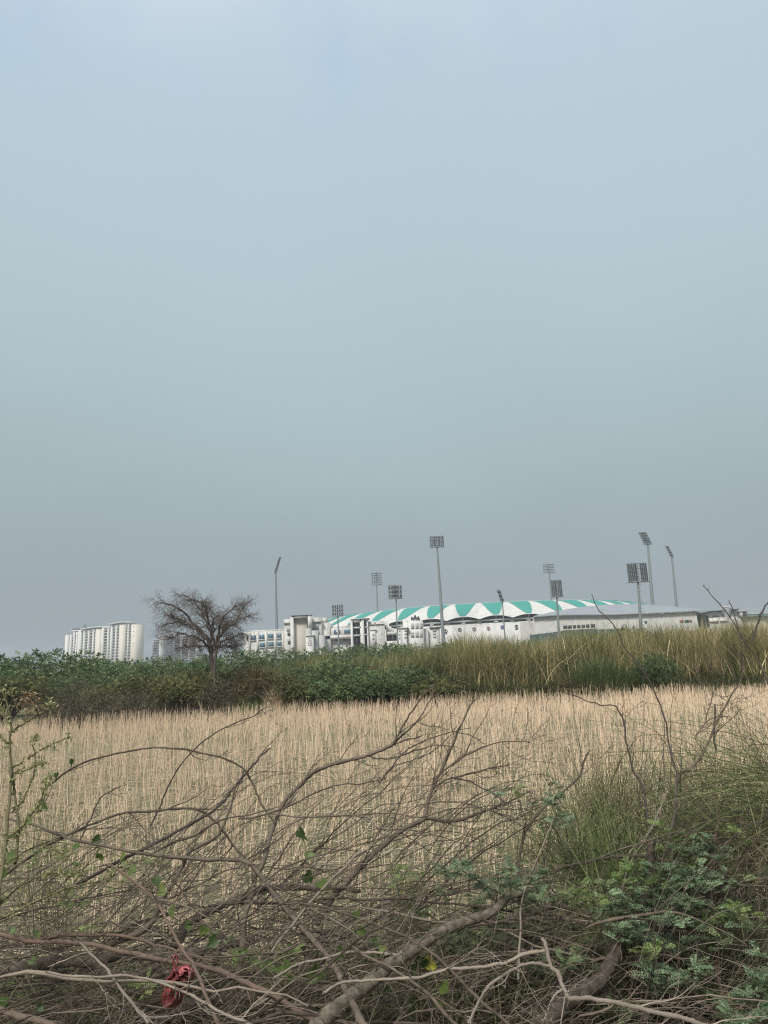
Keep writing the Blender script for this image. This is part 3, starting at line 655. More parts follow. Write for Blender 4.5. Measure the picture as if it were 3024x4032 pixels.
ptl = empty('portal_building', (W(1185, 2600, Yp)[0], Yp - 8, 0), 'white block with a tall beige recessed portal', 'building')
part('wall', 'white_old', ptl, (1119, 1147, 2438, 2700, Yp - 3, 22, dict(ground=True)), (1224, 1268, 2431, 2700, Yp - 3, 22, dict(ground=True)), (1268, 1302, 2452, 2700, Yp - 1, 18, dict(ground=True)), (1268, 1285, 2432, 2455, Yp + 1, 10, {}))
part('cornice', 'ltgrey', ptl, (1117, 1147, 2449, 2456, Yp - 3, .5, dict(proud=.8)), (1224, 1270, 2446, 2450, Yp - 3, .5, dict(proud=.8)))
part('portal_frame', 'white', ptl, (1145, 1157, 2428, 2700, Yp - 9, 22, dict(ground=True)), (1212, 1225, 2422, 2475, Yp - 9, 22, {}), (1158, 1211, 2424, 2433, Yp - 9, 22, {}))
part('portal_cap', 'dark', ptl, (1144, 1219, 2422.3, 2424, Yp - 9.4, 20, {}), (1222, 1227, 2420, 2424, Yp - 9.4, 3, {}))
part('portal_recess', 'beige', ptl, (1157.5, 1212, 2433.5, 2700, Yp - 6.5, 6, dict(ground=True)))
part('stepped_block', 'ltgrey', ptl, (1203, 1224, 2473, 2700, Yp - 12, 8, dict(ground=True)), (1228, 1253, 2482, 2700, Yp - 11, 8, dict(ground=True)), (1253, 1278, 2500, 2700, Yp - 10, 8, dict(ground=True)))
part('wall_panel', 'ltgrey', ptl, (1128, 1143, 2465, 2487, Yp - 3, .2, dict(proud=.12)))
part('wall_panel', 'ltgrey', ptl, (1233, 1256, 2459, 2480, Yp - 3, .2, dict(proud=.12)))
part('window', 'dark', ptl, (1132, 1145, 2490, 2504, Yp - 3, .2, dict(proud=.14)))
part('window', 'dark', ptl, (1134, 1145, 2523, 2537, Yp - 3, .2, dict(proud=.14)))
orn = part('ornamental_pier', 'white', ptl, (1206, 1235, 2503, 2700, Yp - 14, 4, dict(ground=True)), (1204, 1238, 2500, 2504, Yp - 14, 4, dict(proud=.5)))
part('lattice_panel', 'ltgrey', orn, *[(1213, 1228, v, v + 1.6, Yp - 14, .2, dict(proud=.12)) for v in (2512, 2526, 2540)], (1213, 1214.6, 2513.6, 2540, Yp - 14, .2, dict(proud=.12)), (1226.4, 1228, 2513.6, 2540, Yp - 14, .2, dict(proud=.12)), (1218, 1223, 2517, 2523, Yp - 14, .2, dict(proud=.12)), (1218, 1223, 2530, 2536, Yp - 14, .2, dict(proud=.12)))

cw = empty('office_wing', (W(1340, 2600, Yp)[0], Yp, 0), 'white wing with three blue windows between portal and stair tower', 'building')
part('wall', 'white_old', cw, (1268, 1384, 2472, 2517, Yp, 20, {}), (1276, 1384, 2517, 2700, Yp + 1.5, 15, dict(ground=True)))
part('balcony_band', 'white', cw, (1279, 1384, 2502, 2516, Yp, 1, dict(proud=1.0)))
part('parapet', 'white_old', cw, (1300, 1384, 2466, 2472, Yp + 3, 12, {}))
part('dark_gap', 'dark', cw, (1322, 1336, 2516.5, 2524, Yp + 1.5, .2, dict(proud=.12)), (1354, 1366, 2515.5, 2522, Yp + 1.5, .2, dict(proud=.12)))
for (u, v) in [(1287, 2490), (1327, 2488.5), (1368, 2486.5)]:
    m = MB(); pbox(m, u - 14.5, u + 14.5, v - 9.5, v + 10, Yp, .3, proud=.14); f = m.build('window', 'white', cw)
    m = MB(); pbox(m, u - 12.5, u + 12.5, v - 8, v + 8, Yp, .3, proud=.22); m.build('pane', 'glass', f)
    if u == 1327: m = MB(); pbox(m, u + 0, u + 5, v - 7, v + 7, Yp, .3, proud=.26); m.build('curtain', 'cream', f)

tw = empty('stair_tower', (W(1416, 2600, Yp)[0], Yp - 6, 0), 'open white stair tower with three stacked dark landings', 'building')
Yt_ = Yp - 6
part('wall', 'white', tw, (1383, 1392, 2438, 2700, Yt_, 9, dict(ground=True)), (1421, 1437, 2436, 2700, Yt_, 9, dict(ground=True)), (1448, 1453, 2437, 2700, Yt_ + .5, 8, dict(ground=True)), (1392.2, 1420.8, 2438, 2450, Yt_, 9, {}), (1437.2, 1447.8, 2436, 2441, Yt_ + .3, 8, {}))
part('landing', 'white', tw, (1392.2, 1420.8, 2468, 2473.5, Yt_, 9, {}), (1392.2, 1420.8, 2499, 2504, Yt_, 9, {}), (1437.2, 1447.8, 2467, 2471, Yt_ + .3, 8, {}), (1437.2, 1447.8, 2496.5, 2500.5, Yt_ + .3, 8, {}))
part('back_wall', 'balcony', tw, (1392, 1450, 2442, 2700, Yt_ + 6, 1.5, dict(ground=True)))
part('stair_rail', 'ltgrey', tw, *[(1402 + k * .5, 1404 + k * .5, 2451 + k * 32, 2467 + k * 32, Yt_ + 2, .4, {}) for k in range(3)])
part('roof_slab', 'white', tw, (1381, 1454, 2434.5, 2437, Yt_ - .6, 10.5, {}))

bb = empty('plain_block', (W(1485, 2600, Yp)[0], Yp - 4, 0), 'plain off white block right of the stair tower', 'building')
part('wall', 'white_old', bb, (1454, 1519, 2445, 2700, Yp - 4, 20, dict(ground=True)))
part('cornice', 'ltgrey', bb, (1453, 1520, 2457, 2459, Yp - 4, .3, dict(proud=.5)))
part('wall_panel', 'white', bb, (1459, 1480, 2482, 2560, Yp - 4, .3, dict(proud=.7)), (1457, 1482, 2479, 2482, Yp - 4, .3, dict(proud=1.0)))
part('lattice_panel', 'ltgrey', bb, (1466, 1474, 2494, 2504, Yp - 4.8, .3, {}), (1465.5, 1474.5, 2508, 2520, Yp - 4.8, .3, {}))
part('badge', 'dark', bb, (1474, 1479, 2451, 2455, Yp - 4, .3, dict(proud=.1)))
part('annex_wall', 'white_old', bb, (1519.5, 1566, 2487, 2499, Yp - 2, 10, {}), (1521, 1566, 2499, 2524, Yp + 2, 6, {}), (1515, 1568, 2524, 2700, Yp - 3, 10, dict(ground=True)))
part('annex_opening', 'balcony', bb, (1523, 1545, 2501, 2521, Yp + 2, .3, dict(proud=.12)), (1549, 1563, 2500, 2520, Yp + 2, .3, dict(proud=.12)))
part('broken_parapet', 'white_old', bb, (1519.5, 1526, 2444, 2487, Yp + 3, 6, {}), (1526, 1533, 2457, 2487, Yp + 3, 6, {}), (1533, 1541, 2466, 2487, Yp + 3, 5, {}), (1541, 1552, 2473, 2487, Yp + 3, 5, {}))

lb = empty('lattice_block', (W(1640, 2600, Yp)[0], Yp - 4, 0), 'white block with six latticed grey windows and rooftop tanks', 'building')
part('wall', 'white', lb, (1609, 1673, 2446, 2700, Yp - 4, 20, dict(ground=True)), (1593, 1609, 2438, 2700, Yp, 14, dict(ground=True)))
for v0, v1 in ((2454, 2477), (2487, 2511)):
    for u0, u1 in ((1618, 1631), (1635.5, 1648), (1652, 1664)):
        m = MB(); sl = -(u0 - 1618) * .05; pbox(m, u0, u1, v0 + sl, v1 + sl, Yp - 4, .3, proud=.12); f = m.build('window', 'ltgrey', lb)
        m = MB()
        for q in range(1, 4): vv = v0 + sl + (v1 - v0) * q / 4; pbox(m, u0, u1, vv - .6, vv + .6, Yp - 4, .3, proud=.2)
        m.build('lattice', 'white', f)
part('ornamental_pier', 'white', lb, (1566, 1586, 2474, 2700, Yp - 6, 5, dict(ground=True)), (1588, 1607, 2473, 2700, Yp - 6, 5, dict(ground=True)), (1564, 1609, 2470.5, 2474, Yp - 6.5, 6, {}))
part('lattice_panel', 'ltgrey', lb, *[(1592, 1602, v, v + 8, Yp - 6, .3, dict(proud=.12)) for v in (2479, 2492, 2505)], *[(1571, 1576, v, v + 8, Yp - 6, .3, dict(proud=.12)) for v in (2480, 2494, 2508)])
part('side_wing', 'white_old', lb, (1674, 1692, 2474, 2700, Yp - 1, 12, dict(ground=True)), (1694, 1738, 2470, 2700, Yp + 1, 12, dict(ground=True)), (1690, 1740, 2466.5, 2470, Yp, 12, {}))
part('lattice_panel', 'ltgrey', lb, (1703, 1718, 2476, 2488, Yp + 1, .3, dict(proud=.12)), (1706, 1715, 2491, 2500, Yp + 1, .3, dict(proud=.12)), (1705, 1716, 2503, 2512, Yp + 1, .3, dict(proud=.12)))
m = MB()
for u, v, w_ in [(1621, 2428, 4), (1627, 2431, 5), (1634, 2421, 5), (1641, 2430, 4), (1647, 2425, 4), (1651, 2433, 3)]:
    p = W(u, 2446, Yp + 3); t = W(u, v, Yp + 3); P = np.linspace(p, t, 5)[None]; m.tubes(P, np.array([[.15, .2, .5, .45, .2]]) * w_ / 4, 8, cap=True)
m.build('rooftop_tank', 'lamp', lb)

# ---- dark green sheet fence below the hall
fe = empty('sheet_fence', (W(2290, 2600, 262)[0], 262, 0), 'dark green sheet fence below the strip of square windows', 'fence')
m = MB(); uu = np.linspace(2090, 2480, 14)
for i in range(13):
    x0 = W(uu[i], 2520, 262)[0]; x1 = W(uu[i + 1], 2520, 262)[0] - .15; zt = W((uu[i] + uu[i + 1]) / 2, np.interp((uu[i] + uu[i + 1]) / 2, [2090, 2215, 2480], [2500, 2485, 2473]), 262)[2]; m.box(x0, x1, 262, 262.1, -.1, zt)
m.build('fence_sheet', 'dkgreen', fe)
m = MB()
for u in uu: x = W(u, 2520, 262)[0]; m.box(x - .12, x + .1, 262.15, 262.4, -.1, W(u, 2496, 262)[2])
m.build('fence_post', 'dkgreen', fe)

# ---- smaller buildings at the right
rb = empty('terminal_building', (W(2850, 2600, 400)[0], 400, 0), 'white building with two flat roofs and a round grey stair core', 'building')
Yr = 400.0
part('wall', 'white_old', rb, (2812, 2851, 2409, 2436, Yr, 20, {}), (2877, 2905, 2404, 2436, Yr, 20, {}), (2798, 2912, 2431, 2700, Yr - 3, 26, dict(ground=True)))
part('flat_roof', 'greyroof', rb, (2799, 2851, 2402.5, 2404.5, Yr - 3, 28, {}), (2876, 2911, 2396.5, 2399, Yr - 3, 28, {}))
part('underside_shade', 'dark', rb, (2814, 2849, 2404.7, 2409, Yr + .5, 15, {}), (2878, 2908, 2399.2, 2403.8, Yr + .5, 15, {}))  # dark boxes coloured in as the shaded undersides of the flat roofs
m = MB(); p0 = W(2863, 2440, Yr - 2); p1 = W(2863, 2393, Yr - 2); m.tubes(np.linspace(p0, p1, 3)[None], np.array([[1.3, 1.7, 1.95]]), 20, cap=True); m.build('stair_core', 'tower_grey', rb, True)
m = MB(); p2 = W(2863, 2390.5, Yr - 2); m.tubes(np.array([[p1 + [0, 0, .02], p2]]), 2.2, 20, cap=True); m.build('core_cap', 'white', rb)
part('dark_window', 'balcony', rb, (2808, 2832, 2424, 2429, Yr, .5, dict(proud=.15)), (2760, 2776, 2440, 2452, Yr - 4, 1, {}))
part('low_wall', 'cream', rb, (2796, 2830, 2441, 2449, Yr - 4, 1, {}), (2836, 2870, 2440, 2446, Yr - 4, 1, {}))
pk = empty('roof_kiosk', (W(2931, 2600, 395)[0], 395, 0), 'small white kiosk with a dark face on the rooftop at right', 'kiosk')
part('wall', 'white', pk, (2920, 2942, 2406, 2428, 396, 5, {}), (2918, 2944, 2404.5, 2406.5, 395.4, 6, {}))
part('dark_face', 'balcony', pk, (2924, 2939, 2409, 2426, 396, .3, dict(proud=.12)))
sh = empty('shed', (W(2985, 2600, 396)[0], 396, 0), 'long low shed with a pale teal roof at the right edge', 'shed')
part('wall', 'white_old', sh, (2906, 2925, 2427, 2700, 398, 12, dict(ground=True)), (2925, 3120, 2427.5, 2700, 399, 12, dict(ground=True)))
part('roof', 'paleteal', sh, (2941, 3010, 2417.5, 2427, 396.5, 14, {}), (3010, 3120, 2414, 2424, 396, 14, {}))
part('roof_edge', 'white', sh, (2941, 3010, 2415.5, 2417.3, 396, 15, {}), (3010, 3120, 2411.5, 2413.8, 395.5, 15, {}))
cb = empty('canopy_building', (W(2760, 2600, 330)[0], 330, 0), 'white sloping canopy over dark bays beside the grey roof tip', 'building')
m = MB(); a_ = [W(2728, 2404, 330), W(2792, 2421, 330), W(2792, 2424, 330), W(2728, 2407, 330)]; m.add(a_ + [p + [0, 12, 0] for p in a_], [(0, 1, 2, 3), (4, 7, 6, 5), (0, 4, 5, 1), (3, 2, 6, 7), (1, 5, 6, 2), (0, 3, 7, 4)]); m.build('canopy', 'white', cb)
part('wall', 'ltgrey', cb, (2726, 2795, 2436, 2700, 334, 8, dict(ground=True)), (2726, 2778, 2418, 2428, 334, 8, {}))
part('bay', 'balcony', cb, (2728, 2782, 2429, 2435.5, 336, 5, {}), (2781, 2792, 2425, 2470, 331, 2, {}))
part('pier', 'white', cb, (2792.5, 2797, 2418, 2700, 330, 3, dict(ground=True)), (2740, 2742, 2425, 2440, 333, .5, {}), (2760, 2762, 2428, 2440, 333, .5, {}))

# ---- apartment towers, about a kilometre off
def tower(name, label, Y, secs, colsY=None, mats=('tower_white', 'balcony'), nfl=20, group=None, extra=None):
    u0, u1 = secs[0][0], secs[-1][1]; r = empty(name, (W((u0 + u1) / 2, 2600, Y)[0], Y, 0), label, 'tower', group)
    for (a, b, v, kind) in secs:
        x0, x1, _, z1 = prect(a, b, v, 2600, Y); z1 = W((a + b) / 2, v, Y)[2]
        if kind == 'w':      # plain wall pier
            m = MB(); m.box(x0, x1, Y - 3, Y + 18, -.1, z1); m.build('wall_pier', mats[0] if (b - a) < 20 or mats[0] != 'tower_white' else 'cream', r)
        else:                # bay of stacked balconies
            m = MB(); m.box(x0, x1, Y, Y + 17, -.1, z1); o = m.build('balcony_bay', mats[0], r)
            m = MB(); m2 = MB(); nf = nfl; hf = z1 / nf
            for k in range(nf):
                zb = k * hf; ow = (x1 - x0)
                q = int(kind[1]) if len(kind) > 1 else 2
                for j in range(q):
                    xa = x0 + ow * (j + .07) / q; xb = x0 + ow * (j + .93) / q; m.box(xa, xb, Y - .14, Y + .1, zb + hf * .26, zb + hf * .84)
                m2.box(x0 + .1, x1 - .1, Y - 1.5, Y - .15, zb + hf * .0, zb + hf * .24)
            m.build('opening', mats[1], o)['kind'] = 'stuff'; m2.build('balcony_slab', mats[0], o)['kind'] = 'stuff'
    return r
Ya = 850.0
def roofcap(r, u0, u1, v0, v1, vm, Y, mat='tower_white'):
    m = MB(); uu = np.linspace(u0, u1, 9); t = np.linspace(0, 1, 9); vv = v0 + (v1 - v0) * t - (np.sin(t * math.pi)) * vm
    for a, b, va, vb in zip(uu[:-1], uu[1:], vv[:-1], vv[1:]):
        z = (W(a, va, Y)[2] + W(b, vb, Y)[2]) / 2; m.box(W(a, 2480, Y)[0], W(b, 2480, Y)[0] , Y - 4, Y + 14, z - 1.3, z)
    m.build('roof_canopy', mat, r)
    m = MB()
    for a in uu[::1]:
        x = W(a, 2480, Y)[0]; z = W(a, v0 + (v1 - v0) * (a - u0) / (u1 - u0) - math.sin((a - u0) / (u1 - u0) * math.pi) * vm, Y)[2] - 1.4
        m.box(x - .4, x + .4, Y - 2, Y - 1, z - 7, z)
    m.build('roof_post', mat, r)
t1 = tower('apartment_tower', 'lowest, leftmost section of the cream apartment towers', Ya + 25, [(259, 271, 2501, 'w'), (271, 277, 2500, 'b1'), (277, 282, 2499, 'w'), (282, 291, 2499, 'b2'), (291, 294, 2488, 'w'), (294, 301, 2490, 'b1'), (301, 305, 2490, 'w'), (305, 309, 2490, 'b1'), (309, 317, 2484, 'w')])
part('rooftop_sign', 'lamp', t1, *[(287 + k * 4, 289.5 + k * 4, 2473 + (k % 3), 2479, Ya + 25, .5, {}) for k in range(7)], (286, 313, 2479, 2480, Ya + 25, .5, {}))
part('roof_slab', 'tower_white', t1, (281, 316, 2481, 2486, Ya + 24, 18, {}))
t2 = tower('apartment_tower', 'middle section of the cream apartment towers under a curved roof', Ya + 10, [(317, 321, 2484, 'w'), (321, 330, 2486, 'b2'), (330, 335, 2486, 'w'), (335, 348, 2484, 'b2'), (348, 352, 2484, 'w'), (352, 366, 2482, 'b3'), (366, 370, 2480, 'w'), (370, 378, 2479, 'b2'), (378, 400, 2478, 'w'), (400, 402, 2478, 'b1'), (402, 404, 2474, 'w')])
roofcap(t2, 320, 428, 2477, 2466, 3, Ya + 10)
part('rooftop_fin', 'tower_grey', t2, (321, 334, 2464, 2476, Ya + 14, 4, {}), (327, 334, 2457, 2464, Ya + 14, 4, {}))
part('roof_void', 'tower_grey', t2, (372, 402, 2471, 2477.5, Ya + 13, 5, {}))
t3 = tower('apartment_tower', 'widest and tallest section of the cream apartment towers', Ya, [(404, 409, 2471, 'w'), (409, 425, 2470, 'b3'), (425, 429, 2470, 'w'), (429, 437, 2467, 'b1'), (437, 443, 2467, 'w'), (443, 456, 2463, 'b2'), (456, 460, 2463, 'w'), (460, 471, 2463, 'b2'), (471, 494, 2461, 'w'), (494, 504, 2458, 'b1'), (504, 507, 2458, 'w'), (507, 518, 2459, 'b2'), (518, 546, 2460, 'w')])
roofcap(t3, 432, 522, 2458, 2450, 5, Ya)
part('side_window', 'tower_grey', t3, *[(524.5, 528.5, v, v + 2.6, Ya - 3, .5, dict(proud=.3)) for v in (2466, 2484, 2502, 2531, 2541)])
t4 = tower('apartment_tower', 'small pale tower left of the bare tree trunk', 1000.0, [(600, 607, 2532, 'b2'), (607, 620, 2530, 'b2'), (604, 628, 2517, 'b3'), (628, 639, 2512, 'w')], mats=('ltgrey', 'balcony'), nfl=16)
t5 = tower('apartment_tower', 'dark grey tower seen through the branches of the bare tree', 1010.0, [(640, 655, 2502, 'w'), (655, 681, 2504, 'b3')], mats=('tower_grey', 'balcony'), nfl=20)
t6 = tower('apartment_tower', 'hazy pale tower behind the crown of the bare tree', 1040.0, [(683, 690, 2500, 'w'), (690, 712, 2496, 'b3'), (712, 718, 2494, 'w'), (718, 742, 2494, 'b3'), (742, 748, 2497, 'w'), (748, 772, 2500, 'b3'), (772, 780, 2502, 'w')], mats=('ltgrey', 'balcony'), nfl=18)

# ---- floodlight masts
GM = 'floodlight masts around the stadium'
def mast(label, Y, top, bot, uc, w_, vb, v0, rows_, cols, tilt=0.0, yaw=0.0, r0=.75, r1=.35, kind='lamp', truss=False, split=False, lean=0.0):
    """uc, w_: head centre and width in photo pixels; v0..vb its top and bottom"""
    p = W(*bot, Y); base = np.array([p[0], Y, 0.0]); hp = W(uc, vb, Y); topz = hp[2]
    r = empty('floodlight_mast', (base[0], Y, 0), label, 'floodlight', GM)
    pt = np.array([W(top[0], top[1], Y)[0], Y, topz]); K = 9
    m = MB(); m.tubes(np.linspace(base, pt, K)[None], np.linspace(r0, r1, K)[None], 12); m.build('pole', 'steel', r, True)
    hh = W(uc, v0, Y)[2] - topz; ww = w_ / FPX * Y / max(.25, math.cos(yaw)); cx, cy = math.cos(yaw), math.sin(yaw)
    c0 = np.array([hp[0], Y, topz]) if not lean else pt.copy()
    ln = np.array([lean / FPX * Y, 0, 0])
    def H(a, b, off=0.0):   # head frame coordinates: a across, b up (0..1); the head leans towards the pitch
        return c0 + ln * b + np.array([cx, cy, 0]) * a * ww / 2 + np.array([-cy, cx, 0]) * (math.tan(tilt) * b * hh * 1.0 + off) + np.array([0, 0, b * hh])
    m = MB(); t_ = .10 + .02 * ww / 4
    for k in range(rows_ + 1):
        b = (k + .0) / rows_; m.tubes(np.array([[H(-1, b), H(0, b), H(1, b)]]), t_, 4)
    for a_ in ((-1, -.33, .33, 1) if not split else (-1, -.08, .08, 1)): m.tubes(np.array([[H(a_, 0), H(a_, .5), H(a_, 1)]]), t_ * .8, 4)
    m.tubes(np.array([[H(0, -.02, .5), H(0, .5, .5), H(0, 1.06, .5)]]), t_ * 1.6, 5)
    m.build('head_frame', 'steel', r)
    m = MB(); a4 = [H(-1.08, -.03, -.9), H(1.08, -.03, -.9), H(1.08, -.03, .9), H(-1.08, -.03, .9)]; m.add(a4 + [q - [0, 0, .22] for q in a4], [(0, 1, 2, 3), (7, 6, 5, 4), (0, 4, 5, 1), (1, 5, 6, 2), (2, 6, 7, 3), (3, 7, 4, 0)]); m.build('platform', 'steel', r)
    if kind == 'lamp':
        for k, half in [(k, h_) for k in range(rows_) for h_ in ((-1, 1) if split else (0,))]:
            m = MB(); b0 = (k + .16) / rows_; b1 = (k + .80) / rows_
            for j in range(cols):
                a0 = -1 + 2 * (j + .14) / cols; a1 = -1 + 2 * (j + .84) / cols
                if split and ((a0 < .12 and a1 > -.12) or (a0 + a1) * half < 0): continue
                q = [H(a0, b0, -.15), H(a1, b0, -.15), H(a1, b1, -.3), H(a0, b1, -.3)]; q2 = [H(a0 + .03, b0 + .02, -.7), H(a1 - .03, b0 + .02, -.7), H(a1 - .03, b1 - .02, -.75), H(a0 + .03, b1 - .02, -.75)]
                m.add(q + q2, [(0, 1, 2, 3), (7, 6, 5, 4), (0, 4, 5, 1), (1, 5, 6, 2), (2, 6, 7, 3), (3, 7, 4, 0)])
            m.build('lamp_row', 'lamp', r)
    else:
        for k in range(rows_):
            m = MB(); b = (k + .98) / rows_
            for j in range(cols):
                a0 = -1 + 2 * (j + .2) / cols; a1 = -1 + 2 * (j + .8) / cols; q = [H(a0, b - .07, .1), H(a1, b - .07, .1), H(a1, b + .02, .1), H(a0, b + .02, .1)]
                q2 = [p_ + np.array([0, .6, 0.15]) for p_ in q]; m.add(q + q2, [(0, 1, 2, 3), (7, 6, 5, 4), (0, 4, 5, 1), (1, 5, 6, 2), (2, 6, 7, 3), (3, 7, 4, 0)])
            m.build('lamp_row', 'lamp', r)
    if truss:
        m = MB(); n = 14
        for k in range(n):
            z = topz - 1.2 - k * 1.05; q = pt.copy(); q[2] = z; m.tubes(np.array([[q - [.75, 0, 0], q, q + [.75, 0, 0]]]), .07, 4)
        m.build('ladder', 'steel', r)['kind'] = 'stuff'
    return r
mast('tall mast left of the portal, its lamp head seen edge on and tilted right', 372, (1085, 2250), (1093, 2600), 1085, 9, 2252, 2195, 7, 3, lean=19, r0=1.05, r1=.42)
mast('short floodlight with three lamp rows left of the stadium roof', 300, (1330, 2422), (1337, 2600), 1330, 42, 2423, 2381, 3, 5, r0=.35, r1=.25)
mast('tall mast behind the left part of the roof, seen from behind with six bars', 449, (1483, 2301), (1491, 2600), 1484, 38, 2301, 2256, 6, 6, r0=.75, r1=.38, kind='back')
mast('floodlight with three wide lamp rows above the plain block', 252, (1559, 2354), (1569, 2600), 1557, 51, 2354, 2304, 3, 6, r0=.36, r1=.22)
mast('tallest slender mast with four lamp rows crossing the roof', 330, (1721, 2152), (1752, 2600), 1721, 54, 2152, 2111, 4, 9, r0=1.05, r1=.42)
mast('small floodlight leaning left, seen edge on before the roof', 284, (1978, 2368), (1994, 2600), 1970, 13, 2368, 2323, 3, 3, lean=-12, r0=.34, r1=.22)
mast('tall mast behind the right part of the roof, seen from behind with five bars', 447, (2163, 2253), (2190, 2600), 2162, 42, 2253, 2222, 5, 6, r0=.75, r1=.38, kind='back')
mast('floodlight with two columns of seven lamps beside the mast behind the roof', 258, (2192, 2346), (2205, 2600), 2195, 40, 2347, 2285, 7, 7, split=True, r0=.55, r1=.32)
mast('largest square lamp head with seven full rows, on a rung pole', 222, (2512, 2290), (2530, 2600), 2514, 76, 2288, 2218, 7, 11, split=True, r0=.62, r1=.30, truss=True)
mast('tall thick mast behind the hall with a skewed lamp head', 345, (2551, 2143), (2586, 2600), 2551, 30, 2141, 2095, 5, 5, lean=-17, r0=1.25, r1=.45)
mast('rightmost tall mast, its lamp head seen edge on and tilted left', 392, (2645, 2190), (2684, 2600), 2640, 12, 2190, 2149, 4, 3, lean=-15, r0=1.1, r1=.42)

# ------------------------------------------------------------------ the fallen brush close to the photographer
def depth_at(v, base=None):
    """how far away the brush heap is where it shows at photo row v"""
    return float(np.interp(v, [2300, 2800, 3100, 3400, 3700, 4032], [4.6, 4.5, 4.4, 4.15, 3.85, 3.5]))
GB = 'bare thorny branches of the brush heap'
def wiggle(P, amp):
    n = len(P); k = R.normal(0, 1, (n, 3)); k = (k + np.roll(k, 1, 0) + np.roll(k, -1, 0)) / 3; k[0] = 0; P = P + k * amp; return P
def thorns(mb, P, rad, n, L=.016):
    if n <= 0: return
    K = len(P); i = (R.random(n) * (K - 1)).astype(int); f = R.random(n)[:, None]; c = P[i] * (1 - f) + P[i + 1] * f
    T = P[i + 1] - P[i]; T /= np.linalg.norm(T, axis=1, keepdims=True) + 1e-9; s_ = R.normal(0, 1, (n, 3)); s_ -= T * (s_ * T).sum(1, keepdims=True); s_ /= np.linalg.norm(s_, axis=1, keepdims=True) + 1e-9
    e = c + (s_ + T * .5) * (L * (0.5 + R.random(n)))[:, None] + s_ * rad[i][:, None]
    mb.tubes(np.stack([c, e], 1), np.array([[.0018, .0004]]), 3, np.full(n, .7))
def branch(label, pts, w0, w1, mat='bark', dy=(0, 0), twigs=6, tl=.35, subs=(), name='fallen_branch', cat='branch', group=GB, off=0.0, th=14, up=.06, sides=8):
    """pts: photo positions along the branch; w0, w1: photo thickness at its two ends; subs: side limbs (pts, w0, w1, dy)"""
    def path(pts, dy):
        n = len(pts); return np.array([W(p[0], p[1], (p[2] if len(p) > 2 else depth_at(p[1]) + off) + dy[0] + (dy[1] - dy[0]) * i / max(1, n - 1)) for i, p in enumerate(pts)])
    C = path(pts, dy); root = None
    allseg = [(pts, w0, w1, dy, C)] + [(q[0], q[1], q[2], q[3] if len(q) > 3 else (0, 0), None) for q in subs]
    for num, (pp, a, b, dd, C) in enumerate(allseg):
        if C is None:
            C = path(pp, dd); j = np.argmin(np.linalg.norm(allP - C[0], axis=1)) if num else 0
            if num: C = C + (allP[j] - C[0])[None, :] * np.linspace(1, .0, len(C))[:, None] ** 2 * 1.0
        K = max(14, (7 if a < 40 else 12) * len(pp)); P = resample(C, K); Yc = C[:, 1].mean(); r0 = a / FPX * Yc / 2; r1 = b / FPX * Yc / 2
        P = wiggle(P, min(r0 * .30, .0025) + .0012); rad = np.linspace(r0, r1, K) * (1 + (.10 if a < 30 else .03) * R.normal(0, 1, K)); rad = np.maximum(rad, .0012)
        mb = MB(); mb.tubes(P[None], rad[None], sides if a > 12 else 6, [float(np.clip(R.normal(.5, .15), .1, .9))], cap=True)
        segs = []; nt = twigs if num == 0 else max(2, twigs // 2)
        for t in range(nt):
            i = int(K * .15 + R.random() * K * .8); i = min(i, K - 2); T = P[i + 1] - P[i]; T /= np.linalg.norm(T) + 1e-9
            s_ = R.normal(0, 1, 3) * np.array([1, .7, 1]); grow(segs, P[i], T * .75 + s_ * .42, tl * (0.4 + .9 * R.random()), min(rad[i] * .5, .0032), 1, 2, [0, 3], [0, .65], up=up * .6, wob=.16, K=8, taper=.35, shrink=.55)
        for Q, q, l in segs:
            mb.tubes(Q[None], np.maximum(q, .0009)[None], 4, [R.random()]); thorns(mb, Q, q, 3)
        thorns(mb, P, rad, th)
        o = mb.build(name if num == 0 else 'side_limb', mat, root, True)
        if num == 0: root = tag(o, label, cat, group); allP = P
        else: allP = np.vstack([allP, P])
    return root
q5 = lambda *a: [(x / 1.659, 2700 + y / 1.659) for x, y in a]
q6 = lambda *a: [(1000 + x / 1.659, 2700 + y / 1.659) for x, y in a]
q8 = lambda *a: [(x / 1.659, 3350 + y / 1.659) for x, y in a]
q9 = lambda *a: [(1000 + x / 1.659, 3350 + y / 1.659) for x, y in a]
qr = lambda *a: [(2000 + x / 1.62, 3200 + y / 1.62) for x, y in a]
qs = lambda *a: [(2000 + x / 1.62, 2400 + y / 1.62) for x, y in a]

branch('thick grey brown trunk rising diagonally from the bottom centre to the right', [(1225, 4075), (1259, 4032)] + q9((600, 985), (750, 860), (900, 740), (1080, 620), (1250, 510), (1400, 460), (1550, 400), (1650, 310), (1740, 275), (1830, 270)), 56, 24, 'bark_big', twigs=5, th=0, sides=12, name='fallen_log', cat='log', off=-.28)
branch('thick trunk curving up from the bottom right corner of the heap', [(2100, 4080)] + qr((230, 1348), (400, 1200), (560, 1090), (660, 960), (720, 820), (800, 700), (870, 560), (900, 450), (905, 320), (912, 185)), 58, 30, 'bark_big', twigs=5, th=0, sides=12, name='fallen_log', cat='log', off=-.22)
branch('dark heavy trunk lying level at the left edge', [(-60, 3832)] + q8((0, 790), (200, 750), (450, 715), (620, 722), (830, 672), (1100, 690), (1350, 650), (1659, 575)), 50, 26, 'bark_big', twigs=5, th=4, sides=12, name='fallen_log', cat='log', off=.1,
       subs=[(q8((600, 790), (700, 850), (850, 862), (1000, 775), (1100, 720), (1300, 680)), 34, 22)])
